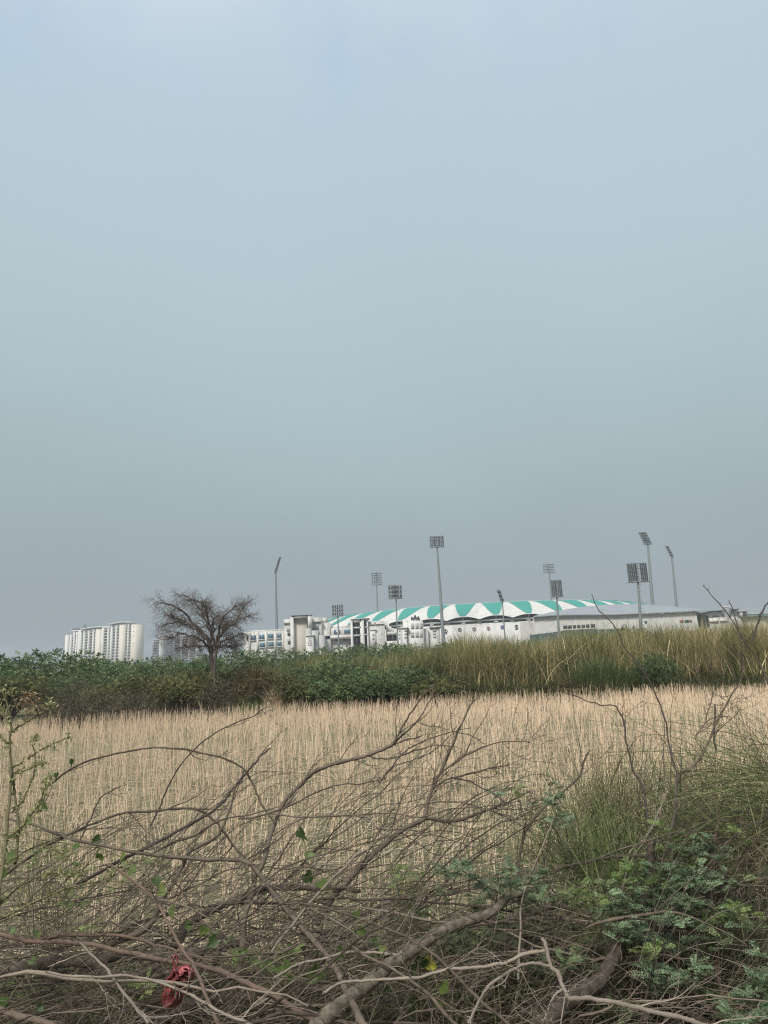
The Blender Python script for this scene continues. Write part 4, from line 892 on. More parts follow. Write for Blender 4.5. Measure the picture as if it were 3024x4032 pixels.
branch('grey trunk sloping along the bottom edge left of centre', [(600, 4060)] + q8((1050, 1131), (1200, 1015), (1400, 980), (1659, 950)) + q9((200, 925), (500, 900), (700, 890)), 42, 26, 'bark_big', twigs=4, th=0, sides=12, name='fallen_log', cat='log', off=.15)
branch('crooked brown log with a broken end left of the curved trunk', qr((-160, 690), (0, 670), (100, 650), (280, 592), (400, 600), (520, 670), (600, 690)), 30, 20, 'bark_big', twigs=3, th=0, sides=10, name='fallen_log', cat='log', off=.15)
branch('rising pale brown limb behind the heap at centre', q9((400, 480), (480, 350), (640, 160), (760, 40)) + q6((950, 955), (1040, 900), (1110, 860), (1150, 700), (1200, 600), (1290, 400), (1350, 250), (1420, 120), (1475, 65)), 26, 5, 'bark', twigs=14, tl=.42, off=.25,
       subs=[(q6((1110, 860), (1300, 885), (1500, 820), (1659, 760), (1800, 690)), 13, 6), (q6((1180, 670), (1280, 610), (1450, 560), (1659, 515)), 8, 4), (q6((1150, 700), (1200, 590), (1380, 460), (1540, 385), (1659, 365), (1800, 372)), 8, 4)])
branch('long reddish brown branch sweeping down across the lower left', [(-60, 3668)] + q8((0, 545), (190, 590), (450, 600), (700, 635), (950, 690), (1250, 740), (1450, 790), (1659, 890)) + q9((150, 955), (300, 1050), (420, 1131), (500, 1190)), 14, 20, 'bark_red', twigs=6, off=-.25, th=18)
branch('reddish branch in the bottom left corner', [(-40, 3968)] + q8((0, 1035), (130, 1080), (320, 1131), (420, 1170)), 20, 22, 'bark_red', twigs=2, off=-.2, th=5)
branch('thin red brown branch just above the long reddish one', q8((150, 640), (180, 600), (350, 565), (520, 550), (800, 555), (1000, 610), (1180, 660), (1400, 730)), 12, 10, 'bark_red', twigs=8, off=-.1)
branch('main forked branch reaching over the pale field at centre', [(930, 3860), (955, 3720)] + q8((1600, 420), (1650, 250)) + q6((10, 1230), (50, 1180), (130, 900), (200, 760), (270, 680), (400, 560), (560, 500), (720, 460), (860, 410), (930, 360)), 22, 12, 'bark', twigs=3, tl=.25, th=34, off=.05,
       subs=[(q6((900, 385), (940, 320), (1010, 200), (1070, 110), (1130, 40), (1180, 8)), 9, 3.5, (0, -.1)), (q6((925, 365), (1030, 270), (1090, 200), (1140, 110), (1170, 50), (1160, 0)), 7, 3, (0, .1)), (q6((900, 388), (1000, 350), (1050, 345), (1090, 330)), 7, 4), (q6((735, 452), (820, 475), (910, 470), (1060, 425), (1190, 390), (1330, 400)), 8, 4, (0, .15))])
branch('arching dark twig starting at the left shrub with green tip leaves', q5((330, 650), (350, 630), (500, 525), (700, 460), (975, 408), (1260, 425), (1450, 475), (1570, 525), (1640, 620), (1700, 760), (1800, 900)), 8, 7, 'bark', twigs=3, tl=.2, th=24)
branch('long brown arch crossing the lower left field', q5((-60, 1300), (50, 1225), (300, 1050), (560, 920), (800, 835), (1050, 815), (1180, 800), (1300, 812), (1400, 880), (1450, 940), (1530, 1050), (1640, 1180), (1700, 1260)), 10, 7, 'bark', twigs=7, th=20)
branch('long brown branch dipping from the left shrub and falling to the bottom centre edge', q5((40, 860), (100, 880), (250, 920), (450, 1000), (680, 1050), (1000, 1105), (1300, 1130), (1500, 1135), (1640, 1170)) + q9((150, 310), (330, 520), (470, 680), (560, 820), (630, 980), (710, 1131), (750, 1200)), 8, 24, 'bark', dy=(.05, -.35), twigs=12, th=34)
branch('steep double twig pointing up right with a dry tip', q5((500, 1300), (850, 1110), (1290, 880), (1440, 770), (1530, 660), (1659, 510)) + q6((60, 440), (108, 408)), 13, 5, 'bark_dark', twigs=4, tl=.25, th=16)
branch('thin dark twig crossing high over the field at left', q5((980, 920), (1040, 800), (1090, 670), (1200, 490), (1360, 340), (1520, 250), (1640, 208)) + q6((20, 180), (88, 132)), 7, 3, 'bark_dark', twigs=2, tl=.12, th=14)
branch('short dark twig in front of the field, left of the arch', q5((500, 1050), (560, 930), (600, 850), (650, 740), (720, 690), (785, 655)), 6, 4, 'bark_dark', twigs=2, tl=.12, th=8)
branch('stout grey limb coming in from the lower left of centre', q8((1130, 640), (1180, 560), (1220, 480), (1400, 380), (1659, 270)) + q9((150, 240), (350, 245), (540, 240), (700, 262)), 34, 14, 'bark_big', twigs=6, off=.2, th=0)
branch('pale bare branch nearest to the bottom centre', q9((450, 930), (580, 862), (900, 840), (1100, 820), (1300, 770), (1500, 760), (1659, 725)) + qr((110, 900), (240, 882)), 9, 13, 'bark_pale', twigs=4, off=-.45, th=20)
branch('pale branch lying just left of the yellow leaf', q9((120, 840), (270, 750), (470, 700), (600, 665), (800, 665), (940, 680)), 8, 9, 'bark_pale', twigs=3, off=-.3, th=8)
branch('grey branch with a knotted bend at the bottom right of centre', qr((220, 800), (245, 850), (270, 960), (330, 1050), (390, 1180), (550, 1190), (750, 1230), (900, 1260), (1100, 1310), (1230, 1348), (1330, 1400)), 14, 16, 'bark_pale', twigs=4, off=-.5, th=24,
       subs=[(qr((260, 965), (110, 960), (20, 1010), (-130, 1110)) + q9((1400, 1131),), 12, 9), (qr((385, 1130), (330, 1150), (270, 1220), (230, 1330)), 9, 7)])
branch('long level twig across the centre of the heap', q9((-300, 360), (0, 340), (250, 340), (510, 310), (700, 320), (950, 315), (1200, 340), (1500, 370), (1700, 400)), 9, 8, 'bark', twigs=6, off=-.15)
branch('slanting brown stick from the centre down to the right', q9((180, 345), (370, 352), (600, 410), (850, 500), (1050, 590), (1180, 680), (1300, 800), (1450, 950), (1640, 1110), (1700, 1160)), 8, 12, 'bark', twigs=6, off=-.3)
branch('slanting grey stick below the long slanting brown one', q9((600, 600), (720, 680), (850, 740), (1030, 850), (1150, 950), (1310, 1131), (1380, 1200)), 8, 13, 'bark', twigs=4, off=-.35)
branch('pale stick rising from the bottom left towards the red bag', q8((300, 790), (480, 820), (850, 822), (1050, 860), (1250, 950), (1400, 1030), (1600, 1120), (1700, 1170)), 8, 11, 'bark_pale', twigs=4, off=-.5, th=22)
branch('grey thorny stick falling through the lower left heap', q8((520, 600), (560, 640), (700, 780), (800, 920), (900, 1040), (970, 1131)), 8, 11, 'bark_pale', twigs=3, off=-.45, th=14)
branch('orange brown lichen covered twig passing the red bag', q8((700, 90), (760, 120), (900, 220), (1000, 310), (1100, 470), (1180, 630), (1260, 740), (1330, 900), (1400, 1080), (1430, 1160)), 9, 13, 'bark_red', twigs=4, off=-.45, th=14)
branch('dark limb leaning right in the lower left heap', q8((700, 620), (960, 500), (1080, 280), (1200, 90), (1240, 0)) + q5((1420, 980), (1500, 800), (1545, 640)), 20, 6, 'bark', twigs=5, off=-.05)
branch('low grey branch rising to the left across the bottom centre', q9((20, 960), (150, 990), (300, 1010), (600, 1005)) , 10, 12, 'bark', twigs=4, off=-.2)
branch('pair of brown arching twigs over the field right of the forked branch', q6((820, 640), (850, 590), (900, 530), (1000, 420), (1250, 310), (1350, 310), (1430, 330), (1510, 382)), 6, 3, 'bark_dark', twigs=3, tl=.2, off=.1,
       subs=[(q6((860, 580), (930, 520), (1060, 480), (1180, 420), (1300, 310), (1420, 275)), 5, 3)])
branch('thin twig arching left below the forked branch', q6((-100, 870), (0, 860), (200, 800), (400, 700), (560, 645), (700, 640), (860, 605)), 8, 4, 'bark', twigs=5, tl=.25, th=14)
branch('sprawling twigs running left to right at mid heap', q6((100, 830), (300, 860), (600, 850), (900, 830), (1080, 860), (1300, 800), (1500, 810), (1700, 860)), 7, 5, 'bark', twigs=8, tl=.3)
branch('brown twig dipping to the right of the rising limb', q6((1290, 600), (1400, 625), (1500, 670), (1600, 730), (1640, 770)), 6, 4, 'bark_dark', twigs=3, tl=.2)
# right hand side: upright dead stems
branch('tall dead stem crossing the sky right of the stadium roof', [(2600, 3420), (2648, 3250)] + qs((1080, 1080), (1060, 1000), (1030, 850), (1000, 700), (950, 560), (850, 370), (740, 240)) + [(2440, 2500), (2415, 2460), (2380, 2425), (2350, 2390), (2330, 2341)], 8, 3, 'bark_dark', twigs=1, tl=.12, th=20, off=-.1)
branch('tall dead stem leaning right toward the tan grass', [(2640, 3420), (2654, 3230)] + qs((1080, 1080), (1180, 1000), (1260, 880), (1350, 680), (1430, 540), (1490, 440), (1500, 300)), 14, 3.5, 'bark', twigs=10, tl=.35, th=14,
       subs=[(qs((1075, 800), (1100, 760), (1220, 700), (1300, 685), (1420, 680)), 6, 3), (qs((1228, 700), (1270, 620), (1300, 560), (1305, 520)), 5, 3)])
branch('kinked dark twig rising from the right shrub over the field', [(2570, 3420)] + qs((870, 1180), (800, 1030), (780, 950), (750, 830), (735, 700), (700, 640), (675, 612), (600, 610), (500, 580), (370, 528)), 8, 3, 'bark_dark', twigs=4, tl=.2, th=18)
branch('dark twig standing against the sky over the terminal building', [(3040, 2720), (2988, 2610), (2926, 2511), (2880, 2440), (2850, 2398), (2800, 2340), (2770, 2306)], 6, 3, 'bark_dark', twigs=0, tl=.12, th=14)
branch('short dark twig before the round stair core', [(2930, 2560), (2905, 2470), (2888, 2410), (2870, 2362)], 5, 3, 'bark_dark', twigs=0, tl=.1, th=6)
branch('dark twig against the sky at the right edge', [(2960, 2520), (2990, 2435), (3005, 2400), (3030, 2362)], 7, 5, 'bark_dark', twigs=0, th=5)
branch('upright black stick in front of the field at right', qs((1325, 900), (1315, 780), (1322, 600)) , 8, 6, 'bark_dark', twigs=1, tl=.1, th=4)
branch('slender reddish stem standing through the right undergrowth', qr((1310, -120), (1340, 40), (1320, 160), (1300, 450), (1290, 600), (1310, 800), (1340, 1050), (1400, 1280)), 9, 13, 'bark_red', twigs=5)
branch('grey stem rising from the bottom edge behind the curved trunk', qr((860, 1348), (920, 1200), (960, 1080), (930, 900), (950, 760)), 24, 18, 'bark', twigs=3, off=.05)
branch('brown stem sloping to the bottom right corner', qr((1000, 720), (1030, 860), (1080, 1000), (1200, 1170), (1400, 1340), (1460, 1400)), 11, 16, 'bark', twigs=4, off=-.1)
branch('thick short log at the bottom right', qr((960, 1130), (1060, 1200), (1200, 1300), (1300, 1380)), 24, 30, 'bark', twigs=1, off=0, th=0)
branch('grey zigzag stem at the left of the green tussocks', qr((60, 500), (65, 360), (95, 170), (180, 20)) + qs((440, 1080), (480, 980), (520, 900)), 11, 6, 'bark', twigs=6, off=.1)
branch('thin bent grey stem in the middle of the right tussock', qr((720, 560), (750, 400), (780, 250), (880, 160), (960, 0)) + qs((1000, 1180),), 9, 5, 'bark_pale', twigs=4, off=-.1)

# loose brushwood: hundreds of thin crossing twigs nobody could count
def brushwood(name, label, n, upick, vpick, yoff, L, rr, mat, dirf, arch, sides=4, K=9, side=.5):
    mb = MB(); segs = []
    u = upick(n); v = vpick(n, u); y = np.interp(v, [2300, 2800, 3100, 3400, 3700, 4032], [4.6, 4.5, 4.4, 4.15, 3.85, 3.5]) + yoff(n)
    c = np.array([W(a, b, d) for a, b, d in zip(u, v, y)]); a = dirf(n); ln = L * (0.35 + 1.1 * R.random(n) ** 1.3)
    t = np.linspace(-.5, .5, K)[None, :]; dx = np.cos(a); dz = np.sin(a); dyy = R.normal(0, .35, n)
    ar = arch * np.abs(R.normal(.6, .5, n)) * ln
    off = R.normal(0, 1, (n, K, 3)); off = (off + np.roll(off, 1, 1) + np.roll(off, 2, 1)) / 3 * .018 * ln[:, None, None]
    P = c[:, None, :] + np.stack([dx[:, None] * ln[:, None] * t, dyy[:, None] * ln[:, None] * t, dz[:, None] * ln[:, None] * t - ar[:, None] * (4 * t ** 2) * .5], -1) + off
    gz = ground_z(P[:, :, 0], P[:, :, 1]); P[:, :, 2] = np.maximum(P[:, :, 2], gz + .01)
    r = rr * (0.5 + 1.3 * R.random(n) ** 3)[:, None] * np.interp(np.linspace(0, 1, K), [0, .15, 1], [.35, 1.1, .35])[None, :]
    mb.tubes(P, r, sides); k = np.where(R.random(n) < side)[0]
    for rep in range(3):
        m = len(k); i = 2 + (R.random(m) * (K - 4)).astype(int); p = P[k, i]; d = P[k, i + 1] - p; d /= np.linalg.norm(d, axis=1, keepdims=True) + 1e-9; d = d * .8 + R.normal(0, .5, (m, 3)); l2 = ln[k] * (.15 + .3 * R.random(m)); tt = np.linspace(0, 1, 5)[None, :, None]
        Q = p[:, None, :] + d[:, None, :] * l2[:, None, None] * tt + R.normal(0, .008, (m, 5, 3)) * tt; Q[:, :, 2] -= (tt[:, :, 0] ** 2) * .1 * l2[:, None]
        mb.tubes(Q, (r[k, i] * .55)[:, None] * np.array([[1, .9, .8, .6, .3]]), 3)
    # thorns
    m = n * 2; j = R.integers(0, n, m); i = R.integers(1, K - 1, m); s_ = R.normal(0, 1, (m, 3)); s_ /= np.linalg.norm(s_, axis=1, keepdims=True)
    mb.tubes(np.stack([P[j, i], P[j, i] + s_ * .013], 1), np.array([[.0015, .0004]]), 3, np.full(m, .7))
    return tag(mb.build(name, mat, None, True), label, 'brushwood', None, 'stuff')
uni = lambda lo, hi: (lambda n: lo + (hi - lo) * R.random(n))
flat = lambda n: np.where(R.random(n) < .62, R.normal(.10, .28, n), R.normal(.9, .5, n))
env = lambda u: np.interp(u, [-100, 300, 700, 1000, 1400, 1800, 2200, 2600, 3100], [3340, 3300, 3290, 3240, 3190, 3230, 3290, 3180, 3080])
brushwood('brushwood', 'tangle of thin brown thorny twigs filling the heap', 820, uni(-150, 3150), lambda n, u: env(u) + 60 + (4080 - env(u)) * R.random(n) ** .75, lambda n: R.normal(.25, .26, n), .75, .0022, 'bark', flat, .35)
brushwood('brushwood', 'pale dead twigs lying on top of the heap', 280, uni(-100, 3100), lambda n, u: 3480 + 560 * R.random(n), lambda n: -.3 + .4 * R.random(n), .5, .0017, 'bark_pale', flat, .25)
brushwood('brushwood', 'finger thick brown sticks crossing through the heap', 150, uni(-200, 3100), lambda n, u: env(u) + 190 + (4060 - env(u) - 190) * R.random(n) ** .8, lambda n: R.normal(.05, .22, n), 1.35, .0052, 'bark', lambda n: np.where(R.random(n) < .7, R.normal(.12, .2, n), R.normal(-.25, .25, n)), .22, sides=6, K=16, side=.9)
brushwood('brushwood', 'brown sticks rising to the upper right out of the heap', 46, uni(700, 1900), lambda n, u: 3240 + 420 * R.random(n), lambda n: R.normal(.1, .2, n), 1.1, .0040, 'bark', lambda n: R.normal(.6, .18, n), .22, sides=6, K=14, side=.95)
brushwood('brushwood', 'fine brown twig ends weaving through the front of the heap', 520, uni(-150, 3150), lambda n, u: env(u) + 120 + (4080 - env(u) - 120) * R.random(n), lambda n: R.normal(-.05, .22, n), .5, .0014, 'bark', flat, .3)
brushwood('brushwood', 'dark dead twigs deep in the shade of the heap', 330, uni(-150, 3150), lambda n, u: 3640 + 440 * R.random(n) ** .8, lambda n: .2 + .55 * R.random(n), .7, .0038, 'bark_dark', lambda n: R.normal(.05, .3, n), .15)
brushwood('brushwood', 'arching thin twigs reaching up over the field at centre', 75, uni(900, 2050), lambda n, u: 3020 + 330 * R.random(n), lambda n: R.normal(.1, .2, n), .75, .0021, 'bark', lambda n: R.normal(.55, .35, n), .5)
brushwood('brushwood', 'thin arching twigs at the left of the heap', 55, uni(-50, 900), lambda n, u: 3260 + 240 * R.random(n), lambda n: R.normal(.1, .2, n), .7, .0022, 'bark', lambda n: R.normal(.5, .4, n), .45)
brushwood('brushwood', 'bare grey twigs of the dense shrub at the right edge', 420, uni(2560, 3200), lambda n, u: np.interp(u, [2560, 3200], [3330, 3150]) + 420 * R.random(n) - 60, lambda n: R.normal(.25, .3, n), .6, .0027, 'bark', lambda n: R.normal(.75, .45, n), .3)
brushwood('brushwood', 'fine upright twigs against the tan grass at right', 60, uni(2450, 3100), lambda n, u: 2880 + 330 * R.random(n), lambda n: R.normal(.1, .2, n), .55, .0016, 'bark_dark', lambda n: R.normal(1.2, .5, n), .2)

# ------------------------------------------------------------------ foliage of the foreground
def spray_leaves(lf, st, p, d, n, L, ll, lw, rnd=.5):
    """one compound leaf: a thin stalk carrying two rows of leaflets"""
    d = d / np.linalg.norm(d); up = np.array([0, 0, 1.0]); w = np.cross(d, up + R.normal(0, .4, 3)); w /= np.linalg.norm(w) + 1e-9; nn = np.cross(w, d)
    t = np.linspace(0.12, 1, n); c = p + d * (L * t)[:, None]; c[:, 2] -= L * .25 * t ** 2
    st.tubes(np.concatenate([[p], c])[None], np.full((1, n + 1), .0009), 3, [.6])
    for s_ in (1, -1):
        dd = w[None] * s_ + d[None] * .55 + R.normal(0, .12, (n, 3)); sz = np.sin(np.clip(t, .08, .95) * math.pi) ** .4
        lf.leaves(c, dd, np.tile(nn, (n, 1)) + R.normal(0, .25, (n, 3)), ll * sz * (.85 + .3 * R.random(n)), lw * sz, np.clip(rnd + R.normal(0, .12, n), 0, 1))
def leafy(name, label, mat, stem, clusters, ll=.017, lw=.0085, L=.075, n=8, per=(4, 7), cat='leafy shrub', off=0.0, spread=.05, stems=()):
    lf = MB(); stt = MB(); hue = 0
    for (u, v, k, *m) in clusters:
        for j in range(k):
            y = depth_at(v) + off + R.normal(0, .07); p = W(u + R.normal(0, 34), v + R.normal(0, 24), y); hue = float(np.clip(R.normal(.5, .22), .05, .95))
            base = p - np.array([R.normal(0, .05), 0, .10 + .06 * R.random()]); t = np.linspace(0, 1, 5)[:, None]
            stt.tubes((base + (p - base) * t + R.normal(0, .004, (5, 3)))[None], np.linspace(.0022, .001, 5)[None], 4)
            for q in range(R.integers(*per)):
                a = R.random() * 6.28; d = np.array([math.cos(a), math.sin(a) * .8, .25 + .45 * R.random()]); spray_leaves(lf, stt, p + R.normal(0, .012, 3), d, n, L * (.6 + .6 * R.random()), ll, lw, hue)
    for pts, a, b in stems:
        C = np.array([W(x, y, depth_at(y) + off) for x, y in pts]); P = resample(C, 6 * len(pts)); stt.tubes(wiggle(P, .002)[None], np.linspace(a, b, len(P))[None] / FPX * 4 / 2, 6)
    o = stt.build(name, stem, None, True); tag(o, label, cat); lf.build('leaf', mat, o); o.children[0]['kind'] = 'stuff'; return o
leafy('leafy_shrub', 'blue green feathery leafy shrub around the curved trunk', 'leaf_blue', 'bark',
      [(2760, 3360, 7), (2640, 3420, 7), (2700, 3470, 8), (2560, 3500, 6), (2600, 3560, 7), (2500, 3590, 8), (2440, 3560, 5), (2640, 3620, 6), (2540, 3660, 7), (2720, 3560, 6), (2500, 3740, 4), (2570, 3830, 4), (2760, 3480, 4), (2830, 3340, 3), (2850, 3620, 3), (2380, 3620, 4), (2460, 3680, 5), (2780, 3660, 5), (2660, 3720, 5), (2740, 3840, 5), (2620, 3900, 4), (2850, 3480, 4)],
      ll=.021, lw=.0105, L=.085, off=-.25, stems=[([(2520, 4040), (2560, 3850), (2590, 3680), (2560, 3560), (2570, 3450)], 7, 4), ([(2590, 3680), (2680, 3540), (2740, 3400), (2780, 3330)], 8, 4), ([(2575, 3640), (2480, 3600), (2420, 3560)], 7, 4)])
leafy('leafy_shrub', 'blue green leaf sprays left of the crooked brown log', 'leaf_blue', 'bark', [(1840, 3440, 4), (1760, 3420, 3), (1900, 3480, 3), (2020, 3490, 6), (2070, 3530, 5), (2130, 3140, 3), (2180, 3190, 4), (2230, 3220, 3), (2010, 3130, 2), (1960, 3500, 4), (2100, 3470, 4), (1990, 3450, 3)], ll=.019, lw=.0095, L=.08, off=-.3, stems=[([(2040, 3860), (2050, 3660), (2060, 3530), (2150, 3300), (2200, 3180)], 8, 4), ([(2050, 3560), (1900, 3480), (1780, 3400)], 6, 3)])
leafy('leafy_shrub', 'blue green leaves in the bottom right corner', 'leaf_blue', 'bark', [(2980, 3900, 5), (2960, 3980, 6), (3010, 3760, 4), (2900, 4020, 5), (3020, 3840, 5)], ll=.02, lw=.01, L=.085, off=-.35)
leafy('leafy_shrub', 'fresh yellow green sprigs among the blue green leaves', 'leaf_lime', 'bark_green', [(2640, 3270, 4), (2530, 3410, 3), (2490, 3440, 3), (2260, 3540, 4), (2330, 3560, 4), (2590, 3520, 3), (2590, 3730, 4), (2830, 3590, 3), (2940, 3610, 4), (2760, 3390, 2), (2900, 3290, 3), (1620, 3440, 3), (1560, 3480, 2), (2060, 3090, 2)], ll=.017, lw=.007, L=.07, off=-.3)
leafy('leafy_shrub', 'dim green leaf sprays low behind the thick diagonal trunk', 'leaf_dark', 'bark_green', [(1900, 3560, 6), (1800, 3660, 7), (1990, 3640, 6), (2080, 3700, 6), (1950, 3740, 6), (2180, 3640, 5), (1700, 3560, 4), (2300, 3720, 5), (2380, 3860, 4), (1990, 3830, 4), (2700, 3800, 6), (2880, 3780, 6), (2800, 3900, 6), (2700, 3950, 4)], ll=.018, lw=.009, L=.08, off=.1)
leafy('leafy_shrub', 'mid green leaf sprays low in the bottom right of the heap', 'leaf_dark', 'bark', [(2150, 3820, 5), (2280, 3780, 5), (2440, 3980, 5), (2640, 3860, 5), (2820, 3720, 6), (2920, 3560, 5), (2960, 3660, 6), (2700, 3620, 5), (2420, 3480, 4), (2200, 3560, 5), (2860, 3980, 6), (1820, 3720, 4), (2980, 3480, 5)], ll=.018, lw=.008, L=.08, off=-.1)
leafy('leafy_shrub', 'small green leaf sprays in the left middle of the heap', 'leaf_lime', 'bark', [(320, 3450, 3), (480, 3470, 3), (90, 3330, 3), (180, 3400, 3), (260, 3560, 3), (640, 3380, 2), (880, 3720, 3), (980, 3780, 3), (1150, 3760, 3), (560, 3900, 3), (380, 3680, 2)], ll=.014, lw=.006, L=.06, off=-.2)
# fine airy weed with pale seed heads
def airy(name, label, u0, u1, v0, v1, n, mat, mat2):
    st_ = MB(); lf = MB(); pts = []
    for i in range(n):
        u = R.normal((u0 + u1) / 2, (u1 - u0) / 3.6); v = v0 + (v1 - v0) * R.random(); y = depth_at(v) + .25 + .5 * R.random(); p = W(u, v, y); b = W((u0 + u1) / 2 + R.normal(0, (u1 - u0) / 7), v1 + 230, y + R.normal(0, .15))
        t = np.linspace(0, 1, 8)[:, None]; P = b + (p - b) * t + R.normal(0, .008, (8, 3)); P[:, 2] += np.sin(t[:, 0] * math.pi) * .04; st_.tubes(P[None], np.linspace(.002, .0006, 8)[None], 3)
        m = 16; f = R.random(m) * .7 + .3; i0 = (f * 7).astype(int).clip(0, 6); c = P[i0] + R.normal(0, .028, (m, 3)); pts.append(c)
    c = np.concatenate(pts); m = len(c); lf.leaves(c, R.normal(0, 1, (m, 3)), R.normal(0, 1, (m, 3)), .008 + .014 * R.random(m), .004 + .005 * R.random(m))
    o = st_.build(name, mat); tag(o, label, 'weed'); lf.build('leaf', mat2, o); return o
airy('tall_weed', 'fine airy olive weed with tiny pale leaves left of the tall dead stems', 2180, 2620, 2880, 3230, 420, 'bark_green', 'leaf_bud')
airy('tall_weed', 'fine green weed in front of the tall dead stems', 2450, 3050, 2950, 3330, 300, 'bark_green', 'leaf_olive')
airy('tall_weed', 'small faint weed sprig at the left end of the level twigs', 1480, 1750, 3380, 3520, 90, 'bark_green', 'leaf_lime')

# long arching green grass
def arching(name, label, base, n, ang, L, wid, droop, mat, spread=.12, yv=.5):
    mb = MB(); b = W(*base); a = ang(n); ln = L * (.45 + .65 * R.random(n)); K = 10; t = np.linspace(0, 1, K)[None, :]
    dx, dz, dy = np.cos(a), np.sin(a), R.normal(0, yv, n); s0 = b + R.normal(0, 1, (n, 3)) * np.array([spread, spread, spread * .5])
    dr = droop * (.5 + R.random(n))
    P = s0[:, None, :] + np.stack([dx[:, None] * ln[:, None] * t, dy[:, None] * ln[:, None] * t, dz[:, None] * ln[:, None] * t - dr[:, None] * ln[:, None] * t ** 2.2], -1)
    w = wid * (.6 + .8 * R.random(n))[:, None] * np.interp(t[0], [0, .2, .7, 1], [.8, 1, .7, .1])[None, :]
    mb.ribbons(P, w, np.stack([-dz + R.normal(0, .3, n), R.normal(0, .6, n), dx], 1)); return tag(mb.build(name, mat), label, 'grass clump')
arching('grass_clump', 'long green grass fanning in from the right edge', (3150, 3110, 4.3), 200, lambda n: R.normal(2.62, .36, n), 1.25, .0034, .42, 'under', .16)
arching('grass_clump', 'spiky green grass fanning low at the right edge', (3100, 3280, 4.4), 190, lambda n: R.normal(2.9, .3, n), .8, .004, .15, 'under', .15)
arching('grass_clump', 'dense green tussock behind the curved trunk', (2430, 3530, 4.3), 380, lambda n: R.normal(1.75, .55, n), .72, .0042, .33, 'reed_green', .16)
arching('grass_clump', 'smaller green tussock left of the curved trunk', (2250, 3420, 4.5), 220, lambda n: R.normal(1.6, .6, n), .5, .004, .35, 'under', .15)
arching('grass_clump', 'pale green grass behind the right shrub', (2780, 3400, 4.8), 420, lambda n: R.normal(1.7, .5, n), .75, .004, .3, 'under', .28)
arching('grass_clump', 'wispy light green grass between the tall dead stems', (2620, 3380, 4.6), 260, lambda n: R.normal(1.6, .45, n), .75, .0032, .3, 'reed_green', .35)
arching('grass_clump', 'thin pale green grass at the right of the tall dead stems', (2880, 3330, 4.5), 260, lambda n: R.normal(1.7, .5, n), .8, .0032, .35, 'under', .3)
arching('grass_clump', 'wispy green grass left of the biggest tussock', (2080, 3420, 4.8), 260, lambda n: R.normal(1.6, .5, n), .45, .003, .3, 'reed_green', .3)
airy('tall_weed', 'leafy light green weed low in the right shrub', 2550, 3100, 3350, 3700, 420, 'bark_green', 'leaf_lime')
airy('tall_weed', 'leafy green weed low in front of the crooked log', 1850, 2450, 3450, 3800, 320, 'bark_green', 'leaf_olive')
# undergrowth below the heap
def underg(name, label, n, ulo, uhi, vlo, vhi, hm, mat, ylo=.2, yhi=1.3, w_=.005):
    mb = MB(); u = ulo + (uhi - ulo) * R.random(n); v = vlo + (vhi - vlo) * R.random(n)
    y = np.interp(v, [3400, 4032], [4.4, 3.5]) + ylo + (yhi - ylo) * R.random(n); x = np.array([W(a, b, c)[0] for a, b, c in zip(u, v, y)])
    blades(mb, x, y, hm * (.4 + .8 * R.random(n)), w_ * (.5 + R.random(n)), .5 + .8 * R.random(n), R.random(n), K=6); return tag(mb.build(name, mat), label, 'undergrowth', None, 'stuff')
underg('undergrowth', 'green and dry grass growing under the right half of the heap', 15000, 1400, 3200, 3430, 4060, .48, 'under')
underg('undergrowth', 'sparse grass under the left half of the heap', 9500, -150, 1500, 3640, 4060, .34, 'under')
underg('undergrowth', 'green grass at the field edge behind the right of the heap', 3600, 1950, 3250, 3280, 3500, .42, 'reed_green', .4, 2.8)
underg('undergrowth', 'grass on the bank beyond the right end of the heap', 5000, 3200, 4300, 3350, 4060, .42, 'under')
underg('undergrowth', 'grass on the bank beyond the left end of the heap', 4000, -1300, -150, 3450, 4060, .36, 'under')
mb = MB(); n = 14000; u = -150 + 3350 * R.random(n); v = 3560 + 520 * R.random(n); y = np.interp(v, [3400, 4032], [4.3, 3.5]) + .3 + .9 * R.random(n); x = np.array([W(a, b, c)[0] for a, b, c in zip(u, v, y)])
c = np.stack([x, y, ground_z(x, y) + .40 * R.random(n) ** 1.6], 1); mb.leaves(c, R.normal(0, 1, (n, 3)), R.normal(0, .6, (n, 3)) + [0, 0, .8], .015 + .03 * R.random(n), .01 + .015 * R.random(n))
tag(mb.build('leaf_litter', 'leaf_olive'), 'small low leaves and litter on the ground under the heap', 'litter', None, 'stuff')

# broad vine leaves
def heart(mb, p, size, nrm, ang, rnd):
    """a broad lobed leaf with a notch at the stalk, cupped a little"""
    o = np.array([(0, 0), (.28, -.16), (.52, .02), (.50, .38), (.30, .62), (.16, .74), (0, 1.0), (-.16, .74), (-.30, .62), (-.50, .38), (-.52, .02), (-.28, -.16)]) * size * (1 + R.normal(0, .12, (12, 1))) * [R.uniform(.8, 1.05), R.uniform(.8, 1.1)]
    nrm = nrm / np.linalg.norm(nrm); a = np.cross(nrm, [.1, .2, 1]); a /= np.linalg.norm(a); b = np.cross(nrm, a); ca, sa = math.cos(ang), math.sin(ang)
    A = a * ca + b * sa; B = -a * sa + b * ca; V = [p + A * x + B * y + nrm * (abs(x) * .35 - y * y / size * .12 + R.normal(0, .02) * size) for x, y in o]; mid = p + B * size * .42 - nrm * size * .05
    V = [mid] + V; mb.add(V, None, [(0, i, i % 12 + 1) for i in range(1, 13)], rnd)
